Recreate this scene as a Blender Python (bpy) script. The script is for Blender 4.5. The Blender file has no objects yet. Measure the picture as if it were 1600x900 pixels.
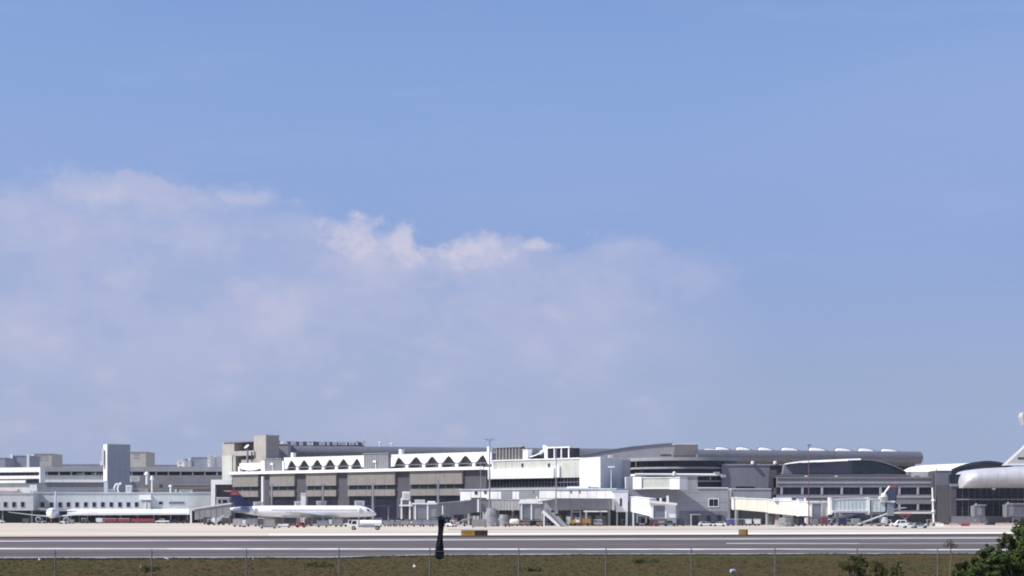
import bpy, bmesh, math, random
from mathutils import Vector, Matrix
random.seed(7)
sc = bpy.context.scene
C = sc.collection
R = math.radians
# ------------------------------------------------------------------ camera
FPX, HY, CH = 2800.0, 797.0, 5.0          # focal length in photo pixels, horizon row, eye height
cam = bpy.data.cameras.new('camera'); co = bpy.data.objects.new('camera', cam); C.objects.link(co)
co.location = (0, 0, CH); co.rotation_euler = (R(90), 0, 0)
cam.sensor_width = 36; cam.lens = 36*FPX/1600; cam.shift_y = (HY-450)/1600
cam.clip_start = 0.5; cam.clip_end = 20000
sc.camera = co
# ------------------------------------------------------------------ sun, sky, exposure
SUN_EL, SUN_A = 46.0, 20.0                 # sun stands to the left, a little on the camera's side
e, a = R(SUN_EL), R(SUN_A)
sdir = Vector((-math.cos(e)*math.cos(a), -math.cos(e)*math.sin(a), math.sin(e)))
sl = bpy.data.lights.new('sun', 'SUN'); sl.energy = 4.8; sl.angle = R(0.55); sl.color = (1, .955, .88)
so = bpy.data.objects.new('sun', sl); C.objects.link(so); so.rotation_euler = sdir.to_track_quat('Z', 'Y').to_euler()
sc.view_settings.view_transform = 'Standard'; sc.view_settings.look = 'None'
sc.view_settings.exposure = 0.18; sc.view_settings.gamma = 1
sc.cycles.max_bounces = 6; sc.cycles.diffuse_bounces = 3; sc.cycles.transparent_max_bounces = 6
sc.cycles.filter_width = 1.9
HAZE = 0.65e-4                            # density of the air over the airfield
sc.cycles.volume_bounces = 0

def world():
    w = bpy.data.worlds.new('World'); sc.world = w; w.use_nodes = True
    w.cycles.sampling_method = 'MANUAL'; w.cycles.sample_map_resolution = 512
    nt = w.node_tree; N = nt.nodes; L = nt.links; N.clear()
    def n(t, **k):
        o = N.new(t)
        for q, v in k.items(): setattr(o, q, v)
        return o
    def val(x, sock):
        if isinstance(x, (int, float)): sock.default_value = x
        else: L.new(x, sock)
    def M(op, x, y=None, z=None, clamp=False):
        o = n('ShaderNodeMath', operation=op, use_clamp=clamp)
        val(x, o.inputs[0])
        if y is not None: val(y, o.inputs[1])
        if z is not None: val(z, o.inputs[2])
        return o.outputs[0]
    def mix(f, A, B):
        o = n('ShaderNodeMix', data_type='RGBA'); val(f, o.inputs[0])
        for x, s in ((A, o.inputs[6]), (B, o.inputs[7])):
            if isinstance(x, tuple): s.default_value = x+(1,)
            else: L.new(x, s)
        return o.outputs[2]
    def smooth(x, lo, hi):
        o = n('ShaderNodeMapRange', interpolation_type='SMOOTHSTEP'); val(x, o.inputs[0])
        val(lo, o.inputs[1]); val(hi, o.inputs[2]); return o.outputs[0]
    sky = n('ShaderNodeTexSky', sky_type='NISHITA', sun_disc=False)
    sky.sun_elevation = e; sky.sun_rotation = math.atan2(sdir.x, sdir.y)
    sky.air_density = 1.0; sky.dust_density = 1.0; sky.ozone_density = 3.0; sky.altitude = 0
    tc = n('ShaderNodeTexCoord'); sp = n('ShaderNodeSeparateXYZ'); L.new(tc.outputs['Generated'], sp.inputs[0])
    x, y, z = sp.outputs
    az = M('ARCTAN2', x, y)                       # 0 straight ahead, negative to the left
    el = M('ARCSINE', z)
    cv = n('ShaderNodeCombineXYZ'); L.new(az, cv.inputs[0]); L.new(el, cv.inputs[1])
    p = cv.outputs[0]
    def noise(scale, detail=6, rough=.55, sx=1, sy=1, off=(0, 0, 0), rot=0, dist=0):
        m = n('ShaderNodeMapping'); L.new(p, m.inputs[0]); m.inputs['Scale'].default_value = (sx, sy, 1)
        m.inputs['Location'].default_value = off; m.inputs['Rotation'].default_value = (0, 0, rot)
        t = n('ShaderNodeTexNoise'); L.new(m.outputs[0], t.inputs['Vector'])
        t.inputs['Scale'].default_value = scale; t.inputs['Detail'].default_value = detail
        t.inputs['Roughness'].default_value = rough; t.inputs['Distortion'].default_value = dist
        return t.outputs[0]
    # top of the cloud bank over azimuth (it runs on to the left, thins out to the right)
    fc = n('ShaderNodeFloatCurve'); c = fc.mapping.curves[0]
    pts = [(0, 283), (60, 280), (130, 268), (230, 275), (310, 290), (345, 310), (420, 318), (480, 340), (520, 352), (560, 350), (600, 362),
           (640, 372), (665, 402), (690, 404), (740, 374), (790, 366), (850, 382), (900, 376), (950, 362), (1010, 372), (1060, 394),
           (1110, 420), (1150, 452), (1200, 510), (1280, 580), (1400, 650), (1600, 710)]
    A0 = .32
    cp = [(.0, 10.0*math.pi/180/.3)]
    for px, py in pts:
        t = (px-800)/FPX; A = math.atan(t); E = math.atan((HY-py)/FPX*math.cos(A))
        cp.append(((A+A0)/(2*A0), E/.3))
    cp.append((1, .03/.3))
    for i, q in enumerate(cp):
        if i < 1: c.points[0].location = q
        elif i == len(cp)-1: c.points[-1].location = q
        else: c.points.new(*q)
    for q in c.points: q.handle_type = 'VECTOR' if False else 'AUTO'
    fc.mapping.update()
    t = M('DIVIDE', M('ADD', az, A0), 2*A0, clamp=True); L.new(t, fc.inputs['Value'])
    H = M('MULTIPLY', fc.outputs[0], .3)
    n1 = noise(27, 5, .64, 1, 1.2); n2 = noise(80, 3, .6, 1, 1.2, (3, 1, 0)); n3 = noise(11, 3, .6, 1, 1.7, (7, 2, 0))
    lump = M('ADD', M('MULTIPLY', M('SUBTRACT', n1, .5), .042), M('MULTIPLY', M('SUBTRACT', n2, .5), .020))
    dpt = M('ADD', M('SUBTRACT', H, el), lump)    # angle below the cloud top
    body = M('ADD', M('MULTIPLY', smooth(dpt, -.001, .007), .72), M('MULTIPLY', smooth(dpt, .0, .035), .28))
    body = M('MULTIPLY', body, smooth(az, .165, .02))       # the bank ends towards the right
    low = smooth(el, .0, .12)                     # thins into the haze lower down
    dens = M('MULTIPLY', body, M('ADD', M('MULTIPLY', low, .60), .30))
    mott = M('ADD', M('MULTIPLY', smooth(n3, .34, .66), .55), M('MULTIPLY', smooth(n1, .38, .66), .30))
    dens = M('MULTIPLY', dens, M('ADD', mott, .40), clamp=True)
    spots = M('MULTIPLY', M('MULTIPLY', body, smooth(noise(34, 3, .5, 1, 1.9, (9.2, 4.4, 0)), .55, .76)), .6)
    cir = smooth(noise(7, 3, .6, 1, 5.5, (1, 3, 0), R(9)), .50, .80)
    veil = smooth(el, .33, .13)
    s1 = n('ShaderNodeVectorMath', operation='MULTIPLY'); L.new(sky.outputs[0], s1.inputs[0]); s1.inputs[1].default_value = SKY_TINT
    base = s1.outputs[0]
    SC = CLOUD_SCALE
    def k(r, g, b): return (r*SC, g*SC, b*SC)
    vcol = mix(smooth(el, .16, .04), k(.242, .345, .618), k(.300, .374, .555))
    c1 = mix(M('MULTIPLY', veil, VEIL), base, vcol)
    thin = smooth(noise(3.2, 2, .5, 1, 2.2, (5.2, .6, 0), R(-12)), .40, .70)
    c1 = mix(M('MULTIPLY', thin, .18), c1, k(.345, .40, .66))
    c1 = mix(M('MULTIPLY', cir, .20), c1, k(.36, .44, .70))
    c1 = mix(M('MULTIPLY', dens, .92), c1, k(.432, .462, .655))
    c1 = mix(M('MULTIPLY', spots, .50), c1, k(.525, .52, .645))
    # brighter sunlit heads of the bank
    pn = M('ADD', M('MULTIPLY', M('SUBTRACT', n1, .5), 2.2), M('MULTIPLY', M('SUBTRACT', n2, .5), 2.6))
    for px, py, wx, wy, st in ((372, 311, 56, 16, .5), (545, 368, 44, 26, .8), (622, 380, 34, 28, .75), (580, 405, 65, 26, .40), (745, 388, 54, 24, .75), (838, 384, 32, 10, .7), (690, 410, 50, 14, .5), (765, 412, 50, 26, .35), (985, 384, 42, 16, .25), (205, 300, 80, 24, .30), (430, 500, 50, 40, .34), (205, 425, 44, 20, .30), (130, 295, 50, 24, .28), (310, 375, 60, 26, .25), (30, 330, 60, 40, .25), (40, 510, 70, 50, .22), (950, 545, 40, 18, .22), (1090, 430, 60, 30, .2), (480, 350, 40, 26, .3)):
        A = math.atan((px-800)/FPX); E = math.atan((HY-py)/FPX*math.cos(A))
        dx = M('DIVIDE', M('SUBTRACT', az, A), wx/FPX); dy = M('DIVIDE', M('SUBTRACT', el, E), wy/FPX)
        d = M('ADD', M('SQRT', M('ADD', M('MULTIPLY', dx, dx), M('MULTIPLY', dy, dy))), pn)
        c1 = mix(M('MULTIPLY', smooth(d, *((1.35, .1) if st > .5 else (1.8, -.5))), st), c1, k(.60, .575, .69))
    bg = n('ShaderNodeBackground'); bg.inputs[1].default_value = .10; L.new(c1, bg.inputs[0])
    out = n('ShaderNodeOutputWorld'); L.new(bg.outputs[0], out.inputs[0])
SKY_TINT = (1.15, 1.16, 1.38); CLOUD_SCALE = 9.55; VEIL = .92
world()

# ------------------------------------------------------------------ helpers
def X(px, Y): return (px-800)/FPX*Y
def Z(py, Y): return CH-(py-HY)/FPX*Y
def P(px, py, Y): return Vector((X(px, Y), Y, Z(py, Y)))
def GY(py): return CH*FPX/(py-HY)            # distance of a point of flat ground seen at row py
def G(px, py): Y = GY(py); return Vector((X(px, Y), Y, 0))

class Frame:
    """a vertical wall plane from A to B; u along it, w outwards towards the viewer"""
    def __init__(s, pA, YA, pB, YB):
        s.A = Vector((X(pA, YA), YA)); B = Vector((X(pB, YB), YB)); s.L = (B-s.A).length
        s.d = (B-s.A).normalized(); s.n = Vector((s.d.y, -s.d.x))
    def u(s, px):
        t = (px-800)/FPX; return (t*s.A.y-s.A.x)/(s.d.x-t*s.d.y)
    def Y(s, px): return s.A.y+s.u(px)*s.d.y
    def z(s, px, py): return Z(py, s.Y(px))
    def pt(s, u, z, w=0): q = s.A+s.d*u+s.n*w; return Vector((q.x, q.y, z))

class MB:
    def __init__(s): s.v = []; s.f = []
    def add(s, vs, fs):
        b = len(s.v); s.v += [Vector(q) for q in vs]; s.f += [tuple(b+i for i in f) for f in fs]; return s
    def hexa(s, p):      # 4 bottom, 4 top, same order
        return s.add(p, [(0, 1, 2, 3), (7, 6, 5, 4), (0, 4, 5, 1), (1, 5, 6, 2), (2, 6, 7, 3), (3, 7, 4, 0)])
    def box(s, x0, x1, y0, y1, z0, z1):
        return s.hexa([(x0, y0, z0), (x1, y0, z0), (x1, y1, z0), (x0, y1, z0), (x0, y0, z1), (x1, y0, z1), (x1, y1, z1), (x0, y1, z1)])
    def fbox(s, fr, u0, u1, z0, z1, w0, w1):
        q = [fr.pt(u0, 0, w1), fr.pt(u1, 0, w1), fr.pt(u1, 0, w0), fr.pt(u0, 0, w0)]
        return s.hexa([(a.x, a.y, z0) for a in q]+[(a.x, a.y, z1) for a in q])
    def prism(s, pts, vec):
        n = len(pts); vec = Vector(vec); p = [Vector(q) for q in pts]
        return s.add(p+[q+vec for q in p], [tuple(range(n)), tuple(range(2*n-1, n-1, -1))]+[(i, (i+1) % n, (i+1) % n+n, i+n) for i in range(n)])
    def foot(s, corners, z0, z1):
        return s.prism([(c[0], c[1], z0) for c in corners], (0, 0, z1-z0))
    def loft(s, rings, caps=True, closed=True):
        n = len(rings[0]); vs = [q for r in rings for q in r]; fs = []
        for i in range(len(rings)-1):
            for j in range(n if closed else n-1):
                k = (j+1) % n; fs.append((i*n+j, i*n+k, (i+1)*n+k, (i+1)*n+j))
        if caps: fs += [tuple(range(n)), tuple(range(len(vs)-1, len(vs)-n-1, -1))]
        return s.add(vs, fs)
    def cyl(s, p, q, r0, r1=None, n=10, caps=True):
        p, q = Vector(p), Vector(q); r1 = r0 if r1 is None else r1
        d = (q-p).normalized(); t = Vector((0, 0, 1)) if abs(d.z) < .9 else Vector((1, 0, 0))
        a = d.cross(t).normalized(); b = d.cross(a)
        ring = lambda c, r: [c+a*(r*math.cos(2*math.pi*i/n))+b*(r*math.sin(2*math.pi*i/n)) for i in range(n)]
        return s.loft([ring(p, r0), ring(q, r1)], caps)
    def tube(s, pts, r, n=6):
        for p, q in zip(pts, pts[1:]): s.cyl(p, q, r, r, n)
        return s
    def lathe(s, c, prof, n=12):
        c = Vector(c)
        return s.loft([[c+Vector((r*math.cos(2*math.pi*i/n), r*math.sin(2*math.pi*i/n), z)) for i in range(n)] for r, z in prof])
    def build(s, name, mat, parent=None, local=False, smooth=False, kind=None):
        me = bpy.data.meshes.new(name)
        off = Vector((0, 0, 0))
        if parent is not None and not local: off = ORG.get(parent.name, off)
        elif parent is None and not local and s.v:      # a thing of one mesh: origin at its base
            xs = [q.x for q in s.v]; ys = [q.y for q in s.v]; zs = [q.z for q in s.v]
            off = Vector(((min(xs)+max(xs))/2, (min(ys)+max(ys))/2, min(zs)))
        me.from_pydata([tuple(q-off) for q in s.v], [], s.f)
        bm = bmesh.new(); bm.from_mesh(me); bmesh.ops.recalc_face_normals(bm, faces=bm.faces)
        if smooth:
            for f in bm.faces: f.smooth = True
        bm.to_mesh(me); bm.free()
        if smooth:
            try: me.set_sharp_from_angle(angle=R(40))
            except Exception: pass
        me.materials.append(mat)
        o = bpy.data.objects.new(name, me); C.objects.link(o)
        if parent is not None: o.parent = parent; ORG[o.name] = off
        else: o.location = off; ORG[o.name] = off
        if kind: o['kind'] = kind
        return o
ORG = {}
def tag(o, label, cat, group=None):
    o['label'] = label; o['category'] = cat
    if group: o['group'] = group
    return o
def thing(name, label, cat, loc=(0, 0, 0), rotz=0, group=None):
    o = bpy.data.objects.new(name, None); C.objects.link(o); o.location = loc; o.rotation_euler = (0, 0, rotz)
    o.empty_display_size = .5
    ORG[o.name] = Vector(loc); return tag(o, label, cat, group)
def bx(parent, name, mat, *dims, local=False):
    return MB().box(*dims).build(name, mat, parent, local)
def corner(pl, pc, pr, Y, th):
    """footprint of a block seen on its corner: silhouette columns pl, pr and near corner pc"""
    th = R(th); Cn = Vector((X(pc, Y), Y)); dr = Vector((math.cos(th), math.sin(th))); dl = Vector((-math.sin(th), math.cos(th)))
    def ln(d, px): t = (px-800)/FPX; return (t*Cn.y-Cn.x)/(d.x-t*d.y)
    W, Ln = ln(dr, pr), ln(dl, pl)
    return [Cn+dl*Ln, Cn, Cn+dr*W, Cn+dr*W+dl*Ln]

MATS = {}
def mat(name, col, rough=.7, metal=0, var=.12, scale=.25, bump=0, bscale=3, spec=.5, streak=0, stretch=(1, 1, 1), col2=None, dirt=None):
    if name in MATS: return MATS[name]
    m = bpy.data.materials.new(name); m.use_nodes = True; nt = m.node_tree; N = nt.nodes; L = nt.links
    b = N['Principled BSDF']; b.inputs['Roughness'].default_value = rough; b.inputs['Metallic'].default_value = metal
    b.inputs['Specular IOR Level'].default_value = spec
    g = N.new('ShaderNodeNewGeometry'); mp = N.new('ShaderNodeMapping'); L.new(g.outputs['Position'], mp.inputs[0])
    mp.inputs['Scale'].default_value = stretch
    t = N.new('ShaderNodeTexNoise'); L.new(mp.outputs[0], t.inputs['Vector']); t.inputs['Scale'].default_value = scale
    t.inputs['Detail'].default_value = 6; t.inputs['Roughness'].default_value = .65
    r = N.new('ShaderNodeValToRGB'); L.new(t.outputs[0], r.inputs[0])
    c = Vector(col); lo = c*(1-var*1.6); hi = Vector(col2) if col2 else c*(1+var)
    r.color_ramp.elements[0].position = .30; r.color_ramp.elements[1].position = .68
    r.color_ramp.elements[0].color = (*lo, 1); r.color_ramp.elements[1].color = (*[min(q, .9) for q in hi], 1)
    last = r.outputs[0]
    if streak:       # rain-washed vertical dirt streaks
        m2 = N.new('ShaderNodeMapping'); L.new(g.outputs['Position'], m2.inputs[0]); m2.inputs['Scale'].default_value = (1.1, 1.1, .10)
        t2 = N.new('ShaderNodeTexNoise'); L.new(m2.outputs[0], t2.inputs['Vector']); t2.inputs['Scale'].default_value = .9; t2.inputs['Detail'].default_value = 5
        rr = N.new('ShaderNodeMapRange'); L.new(t2.outputs[0], rr.inputs[0]); rr.inputs[1].default_value = .50; rr.inputs[2].default_value = .78
        rr.inputs[3].default_value = 0; rr.inputs[4].default_value = streak
        mx = N.new('ShaderNodeMix'); mx.data_type = 'RGBA'; L.new(rr.outputs[0], mx.inputs[0]); L.new(last, mx.inputs[6])
        mx.inputs[7].default_value = (*(c*.55), 1); last = mx.outputs[2]
    L.new(last, b.inputs['Base Color'])
    if bump:
        t3 = N.new('ShaderNodeTexNoise'); L.new(g.outputs['Position'], t3.inputs['Vector']); t3.inputs['Scale'].default_value = bscale; t3.inputs['Detail'].default_value = 5
        bp = N.new('ShaderNodeBump'); bp.inputs['Strength'].default_value = bump; bp.inputs['Distance'].default_value = .05
        L.new(t3.outputs[0], bp.inputs['Height']); L.new(bp.outputs[0], b.inputs['Normal'])
    MATS[name] = m; return m
WHITE = mat('white_paint', (.78, .78, .76), .6, streak=.35, var=.05)
CLEAN = mat('white_metal_paint', (.82, .82, .82), .35, var=.04)
CREAM = mat('cream_paint', (.50, .51, .46), .65, streak=.4, var=.07)
PALE = mat('pale_grey_render', (.50, .535, .54), .75, streak=.35, var=.07)
BEIGE = mat('beige_concrete', (.38, .35, .31), .8, streak=.35, var=.10, bump=.1)
TAUPE = mat('taupe_precast', (.205, .193, .175), .8, streak=.3, var=.08)
CONC = mat('grey_concrete', (.31, .32, .34), .8, streak=.4, var=.09, bump=.1)
DCONC = mat('dark_concrete', (.20, .20, .225), .8, streak=.4, var=.10)
CHAR = mat('charcoal_panel', (.064, .06, .074), .7, streak=.3, var=.15)
DARK = mat('dark_and_shade_tone', (.035, .035, .04), .8, var=.2)  # near-black for slots and doors, also shade painted onto undercroft walls
GLASS = mat('dark_glass', (.012, .014, .028), .08, var=.3, scale=.4, spec=.3)
TEAL = mat('teal_glass', (.035, .062, .075), .12, var=.2, scale=.3)
METAL = mat('brushed_metal', (.62, .62, .63), .45, metal=.3, var=.06, streak=.2)
MROOF = mat('grey_metal_roof', (.165, .17, .195), .5, metal=.25, var=.08, scale=.15, streak=.2)
GREYM = mat('grey_steel', (.30, .31, .33), .5, metal=.3, var=.1)
BRIDGE = mat('bridge_grey_panel', (.27, .275, .28), .6, streak=.45, var=.07)
CREAMB = mat('bridge_cream_panel', (.76, .74, .64), .6, streak=.25, var=.05)
SLATE = mat('blue_grey_shutter', (.20, .225, .265), .5, var=.1)
BLACK = mat('black_rubber', (.02, .02, .02), .8, var=.2, spec=.2)
NAVY = mat('navy_paint', (.012, .018, .11), .35, var=.1)
RED = mat('red_paint', (.33, .035, .055), .45, var=.15)
DRED = mat('dark_red_paint', (.16, .03, .035), .5, var=.15)
ORANGE = mat('orange_paint', (.55, .25, .05), .5, var=.15)
BROWN = mat('brown_paint', (.22, .11, .06), .6, var=.2)
YELLOW = mat('yellow_paint', (.62, .40, .05), .5, var=.1)
PALEY = mat('pale_yellow_paint', (.75, .66, .30), .5, var=.1)
TEALP = mat('teal_paint', (.10, .22, .25), .4, var=.1)
BLUE = mat('blue_tarp', (.07, .085, .30), .6, var=.2)
SILVER = mat('silver_paint', (.48, .51, .56), .3, metal=.4, var=.05)
TARP = mat('grey_tarpaulin', (.30, .30, .31), .8, var=.2, bump=.3, scale=1.2)
CURT = mat('grey_cart_curtain', (.25, .25, .28), .75, var=.2, scale=1.5)
LUGG = mat('mixed_luggage', (.10, .06, .06), .7, var=.6, scale=3, col2=(.30, .16, .13))
RUST = mat('rusty_deck', (.16, .085, .075), .8, var=.35, scale=1.5)
# ------------------------------------------------------------------ ground
def struct(o): o['kind'] = 'structure'; return o
M_SOIL = mat('dry_grass_soil', (.118, .068, .048), .95, var=.16, scale=.09, col2=(.058, .068, .022), bump=.25, bscale=1.2, stretch=(.32, .8, 1), spec=0)
M_ASPH = mat('asphalt', (.130, .113, .107), .85, var=.30, scale=.05, stretch=(.14, 2.6, 1), bump=.15, spec=.08)
M_CONC = mat('apron_concrete', (.56, .497, .413), .9, var=.20, scale=.022, stretch=(.35, 2.6, 1), bump=.1, spec=.08)
M_LINE = mat('road_paint', (.66, .66, .68), .7, var=.22, scale=.18, stretch=(1, .3, 1), spec=.1)
M_FADED = mat('faded_road_paint', (.32, .31, .345), .75, var=.28, scale=.12, spec=.1)
M_DIRT = mat('dark_verge_dirt', (.075, .055, .05), .95, var=.3, scale=.3, spec=0)
def sheet(name, top, bot, z, m, ext=(-900, 2500)):
    def full(pl): return [(ext[0], pl[0][1])]+pl+[(ext[1], pl[-1][1])] if ext else pl
    t, b = full(top), full(bot)
    def at(pl, px):
        for (x0, y0), (x1, y1) in zip(pl, pl[1:]):
            if x0 <= px <= x1: return y0+(y1-y0)*(px-x0)/max(x1-x0, 1e-6)
    xs = sorted({p[0] for p in t+b}); mb = MB()
    tv = [G(px, at(t, px)) for px in xs]; bv = [G(px, at(b, px)) for px in xs]
    for q in tv+bv: q.z = z
    n = len(xs)
    mb.add(tv+bv, [(i+n, i+1+n, i+1, i) for i in range(n-1)])
    o = mb.build(name, m); return struct(o)
g = MB().add([(-6000, -300, 0), (6000, -300, 0), (6000, 9000, 0), (-6000, 9000, 0)], [(0, 1, 2, 3)]).build('ground', M_SOIL); struct(g)
sheet('taxiway', [(0, 840.5), (1600, 836)], [(0, 874), (520, 873), (560, 872.2), (660, 869), (1000, 867.5), (1600, 866)], .02, M_ASPH)
sheet('apron', [(0, 806), (1600, 806)], [(0, 839), (1600, 834.3)], .024, M_CONC)
def line(name, pl, th, m, ext=(-900, 2500)): return sheet(name, [(x, y-th/2) for x, y in pl], [(x, y+th/2) for x, y in pl], .03, m, ext)
line('taxiway_edge_line', [(0, 857.6), (1600, 859)], 1.9, M_LINE)
line('shoulder_line', [(0, 871.4), (520, 870.6), (660, 867.4), (1000, 865.6), (1600, 864.6)], 1.5, M_FADED)
line('far_taxiway_line', [(0, 845.8), (1600, 840.6)], 2.1, mat('worn_line_paint', (.42, .41, .45), .75, var=.25, scale=.12))
line('verge_strip', [(0, 840.2), (1600, 835.6)], 2.6, M_DIRT)
line('inner_taxiway_line', [(1135, 849.2), (1342, 849.4)], 1.3, MATS['worn_line_paint'], None)
line('worn_taxiway_line', [(1342, 849.4), (1700, 848.4)], 1.1, M_FADED, None)
line('apron_edge_line', [(420, 835.4), (1600, 832.6)], 2.0, mat('bright_edge_paint', (.80, .78, .74), .7, var=.05), None)
line('apron_service_line', [(700, 827.6), (1600, 826.2)], 1.0, M_FADED, None)
# ------------------------------------------------------------------ small building helpers
def fr_rect(mb, fr, p0, p1, y0, y1, w0, w1):
    pm = (p0+p1)/2; return mb.fbox(fr, fr.u(p0), fr.u(p1), fr.z(pm, y1), fr.z(pm, y0), w0, w1)
def fpart(root, name, m, fr, p0, p1, y0, y1, w0, w1): return fr_rect(MB(), fr, p0, p1, y0, y1, w0, w1).build(name, m, root)
def zpart(root, name, m, fr, p0, p1, z0, z1, w0, w1): return MB().fbox(fr, fr.u(p0), fr.u(p1), z0, z1, w0, w1).build(name, m, root)
def pwindow(root, fr, p0, p1, y0, y1, w=.0, glass=None, frame=None, t=.14):
    """window: proud frame with a recessed pane"""
    pm = (p0+p1)/2; u0, u1, z0, z1 = fr.u(p0), fr.u(p1), fr.z(pm, y1), fr.z(pm, y0)
    return zwindow(root, fr, u0, u1, z0, z1, w, glass, frame, t)
def zwindow(root, fr, u0, u1, z0, z1, w=0, glass=None, frame=None, t=.14):
    mb = MB()
    mb.fbox(fr, u0-t, u0, z0-t, z1+t, w, w+.12); mb.fbox(fr, u1, u1+t, z0-t, z1+t, w, w+.12)
    mb.fbox(fr, u0, u1, z1, z1+t, w, w+.117); mb.fbox(fr, u0, u1, z0-t, z0, w, w+.16)
    f = mb.build('window', frame or GREYM, root)
    MB().fbox(fr, u0, u1, z0, z1, w-.1, w+.03+random.random()*.02).build('pane', glass or GLASS, f)
    return f
def mushroom(px, y0, y1, Y, label, r=.8):
    t = thing('roof_vent', label, 'roof vent', P(px, y1, Y), 0, 'rooftop vents')
    b = P(px, y1, Y); h = Z(y0, Y)-b.z
    MB().cyl(b, b+Vector((0, 0, h*.8)), r*.45, r*.45, 10).build('pipe', CLEAN, t, smooth=True)
    MB().lathe(b, [(r*.5, h*.72), (r, h*.74), (r*.95, h*.86), (r*.6, h*.97), (.02, h)], 12).build('cap', CLEAN, t, smooth=True)
    return t
def flat(Y): return Frame(0, Y, 1600, Y)

# ------------------------------------------------------------------ low pier on the left
YP = 700.0
fr = flat(YP)
t = thing('pier_building', 'long low pale terminal wing with a row of small square windows', 'building', (X(160, YP), YP, 0))
MB().fbox(fr, fr.u(53), fr.u(334), Z(798.5, YP), Z(770.5, YP), -22, 0).build('wall', PALE, t)
MB().fbox(fr, fr.u(53), fr.u(334), 0, Z(798.5, YP)-.02, -20, -6).build('ground_floor_wall', DARK, t)  # shadow under the canopy put into the near-black wall colour
MB().fbox(fr, fr.u(52.6), fr.u(334.5), Z(770.5, YP)+.0, Z(769.3, YP), -22.3, .3).build('parapet', mat('parapet_cap', (.58, .6, .6), .7), t)
for i in range(9):
    px = 60+i*31; bx(t, 'column', DCONC, X(px, YP), X(px, YP)+.5, YP+.6, YP+1.1, 0, Z(798.6, YP))
for px in (66.5, 80.5, 94, 107, 120.5, 134, 147.3, 160.7, 174, 187.5, 200.7, 213.5): pwindow(t, fr, px-2.6, px+2.6, 785, 792)
pwindow(t, fr, 248.5, 254, 784, 788); pwindow(t, fr, 264, 288, 784, 787.6, frame=PALE, glass=mat('grille', (.13, .14, .14), .7))
fpart(t, 'entrance_bay', CLEAN, fr, 219, 237, 773, 781, 0, 1.6)
fpart(t, 'entrance_screen', CREAM, fr, 220, 236, 784.5, 796, 0, 1.2)
fpart(t, 'downpipe', CLEAN, fr, 228, 229, 784, 796, 1.2, 1.45)
y2 = 690.0; f2 = flat(y2)
b = thing('pier_end_block', 'pale block with three square windows at the left end of low terminal wing', 'building', (X(0, y2), y2, 0))
MB().fbox(f2, f2.u(-70), f2.u(52), Z(797.5, y2), Z(771, y2), -30, 0).build('wall', PALE, b)
MB().fbox(f2, f2.u(-70.4), f2.u(52.5), Z(771, y2), Z(769.6, y2), -30.3, .3).build('parapet', MATS['parapet_cap'], b)
MB().fbox(f2, f2.u(-70), f2.u(51.7), 0, Z(797.5, y2)-.02, -29, -9).build('ground_floor_wall', DARK, b)  # shaded open storey, its darkness painted into the wall
for px in (-19, -5, 8.6, 22, 35.5): pwindow(b, f2, px-2.6, px+2.6, 784.6, 792)
for px in (-20, 4, 50): bx(b, 'column', DCONC, X(px, y2)-.5, X(px, y2), y2+.6, y2+1.1, 0, Z(797.6, y2))
# sloping white canopy in front of the pier
c = thing('canopy', 'long white sloping canopy roof below the small square windows', 'canopy', (X(200, 690), 690, 0))
yb, yf = YP-.02, 684
MB().hexa([P(105, 803.6, yf), P(296, 802.6, yf), P(296, 796, yb), P(105, 796, yb)]+[q+Vector((0, 0, .25)) for q in (P(105, 803.6, yf), P(296, 802.6, yf), P(296, 796, yb), P(105, 796, yb))]).build('roof', CLEAN, c)
MB().hexa([P(104.6, 805.2, yf-.25), P(296.4, 804, yf-.25), P(296.4, 804, yf-.01), P(104.6, 805.2, yf-.01), P(104.6, 802.4, yf-.25), P(296.4, 801.4, yf-.25), P(296.4, 801.4, yf-.01), P(104.6, 802.4, yf-.01)]).build('fascia', CLEAN, c)
for i in range(8):
    px = 110+i*26; bx(c, 'post', GREYM, X(px, yf+.6), X(px, yf+.6)+.25, yf+.5, yf+.75, 0, Z(804, yf)+.0)
# things on the pier roof
def roofbox(px0, px1, y0, y1, Y, label, m=None, name='roof_unit', cat='roof unit', grp='rooftop units', d=2.5):
    o = thing(name, label, cat, (X((px0+px1)/2, Y), Y, Z(y1, Y)), 0, grp)
    x0, x1, z0, z1 = X(px0, Y), X(px1, Y), Z(y1, Y), Z(y0, Y); h = z1-z0
    bx(o, 'housing', m or WHITE, x0, x1, Y, Y+d, z0, z1-h*.12)
    bx(o, 'lid', m or WHITE, x0-.12, x1+.12, Y-.12, Y+d+.12, z1-h*.12+.004, z1)
    mb = MB()
    for k in range(3): mb.box(x0+(x1-x0)*.15, x1-(x1-x0)*.15, Y-.05, Y-.004, z0+h*(.2+.2*k), z0+h*(.29+.2*k))
    mb.build('louvre', GREYM, o)
    return o
roofbox(196.5, 205, 758, 770, 703, 'tall white rooftop box at the edge of low terminal wing', WHITE)
roofbox(207, 231, 763, 770, 706, 'low beige rooftop box beside the tall white one', BEIGE, d=5)
roofbox(203, 217, 744, 752, 716, 'cream rooftop unit with dark underside behind beige box', CREAM)
roofbox(280, 300, 765, 770, 704, 'low grey rooftop unit behind the slotted window', PALE)
mushroom(229.5, 737, 757, 712, 'tall white mushroom vent with round head beside grey wall', 1.0)
mushroom(266.5, 757.5, 770, 704, 'small white mushroom vent on the grey wall side of pier roof', .75)
mushroom(275, 765, 770, 703, 'short stubby white vent at pier roof edge', .5)
mushroom(237.5, 743, 770, 704, 'slim white vent pipe standing full height before grey wall', .7)
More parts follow.
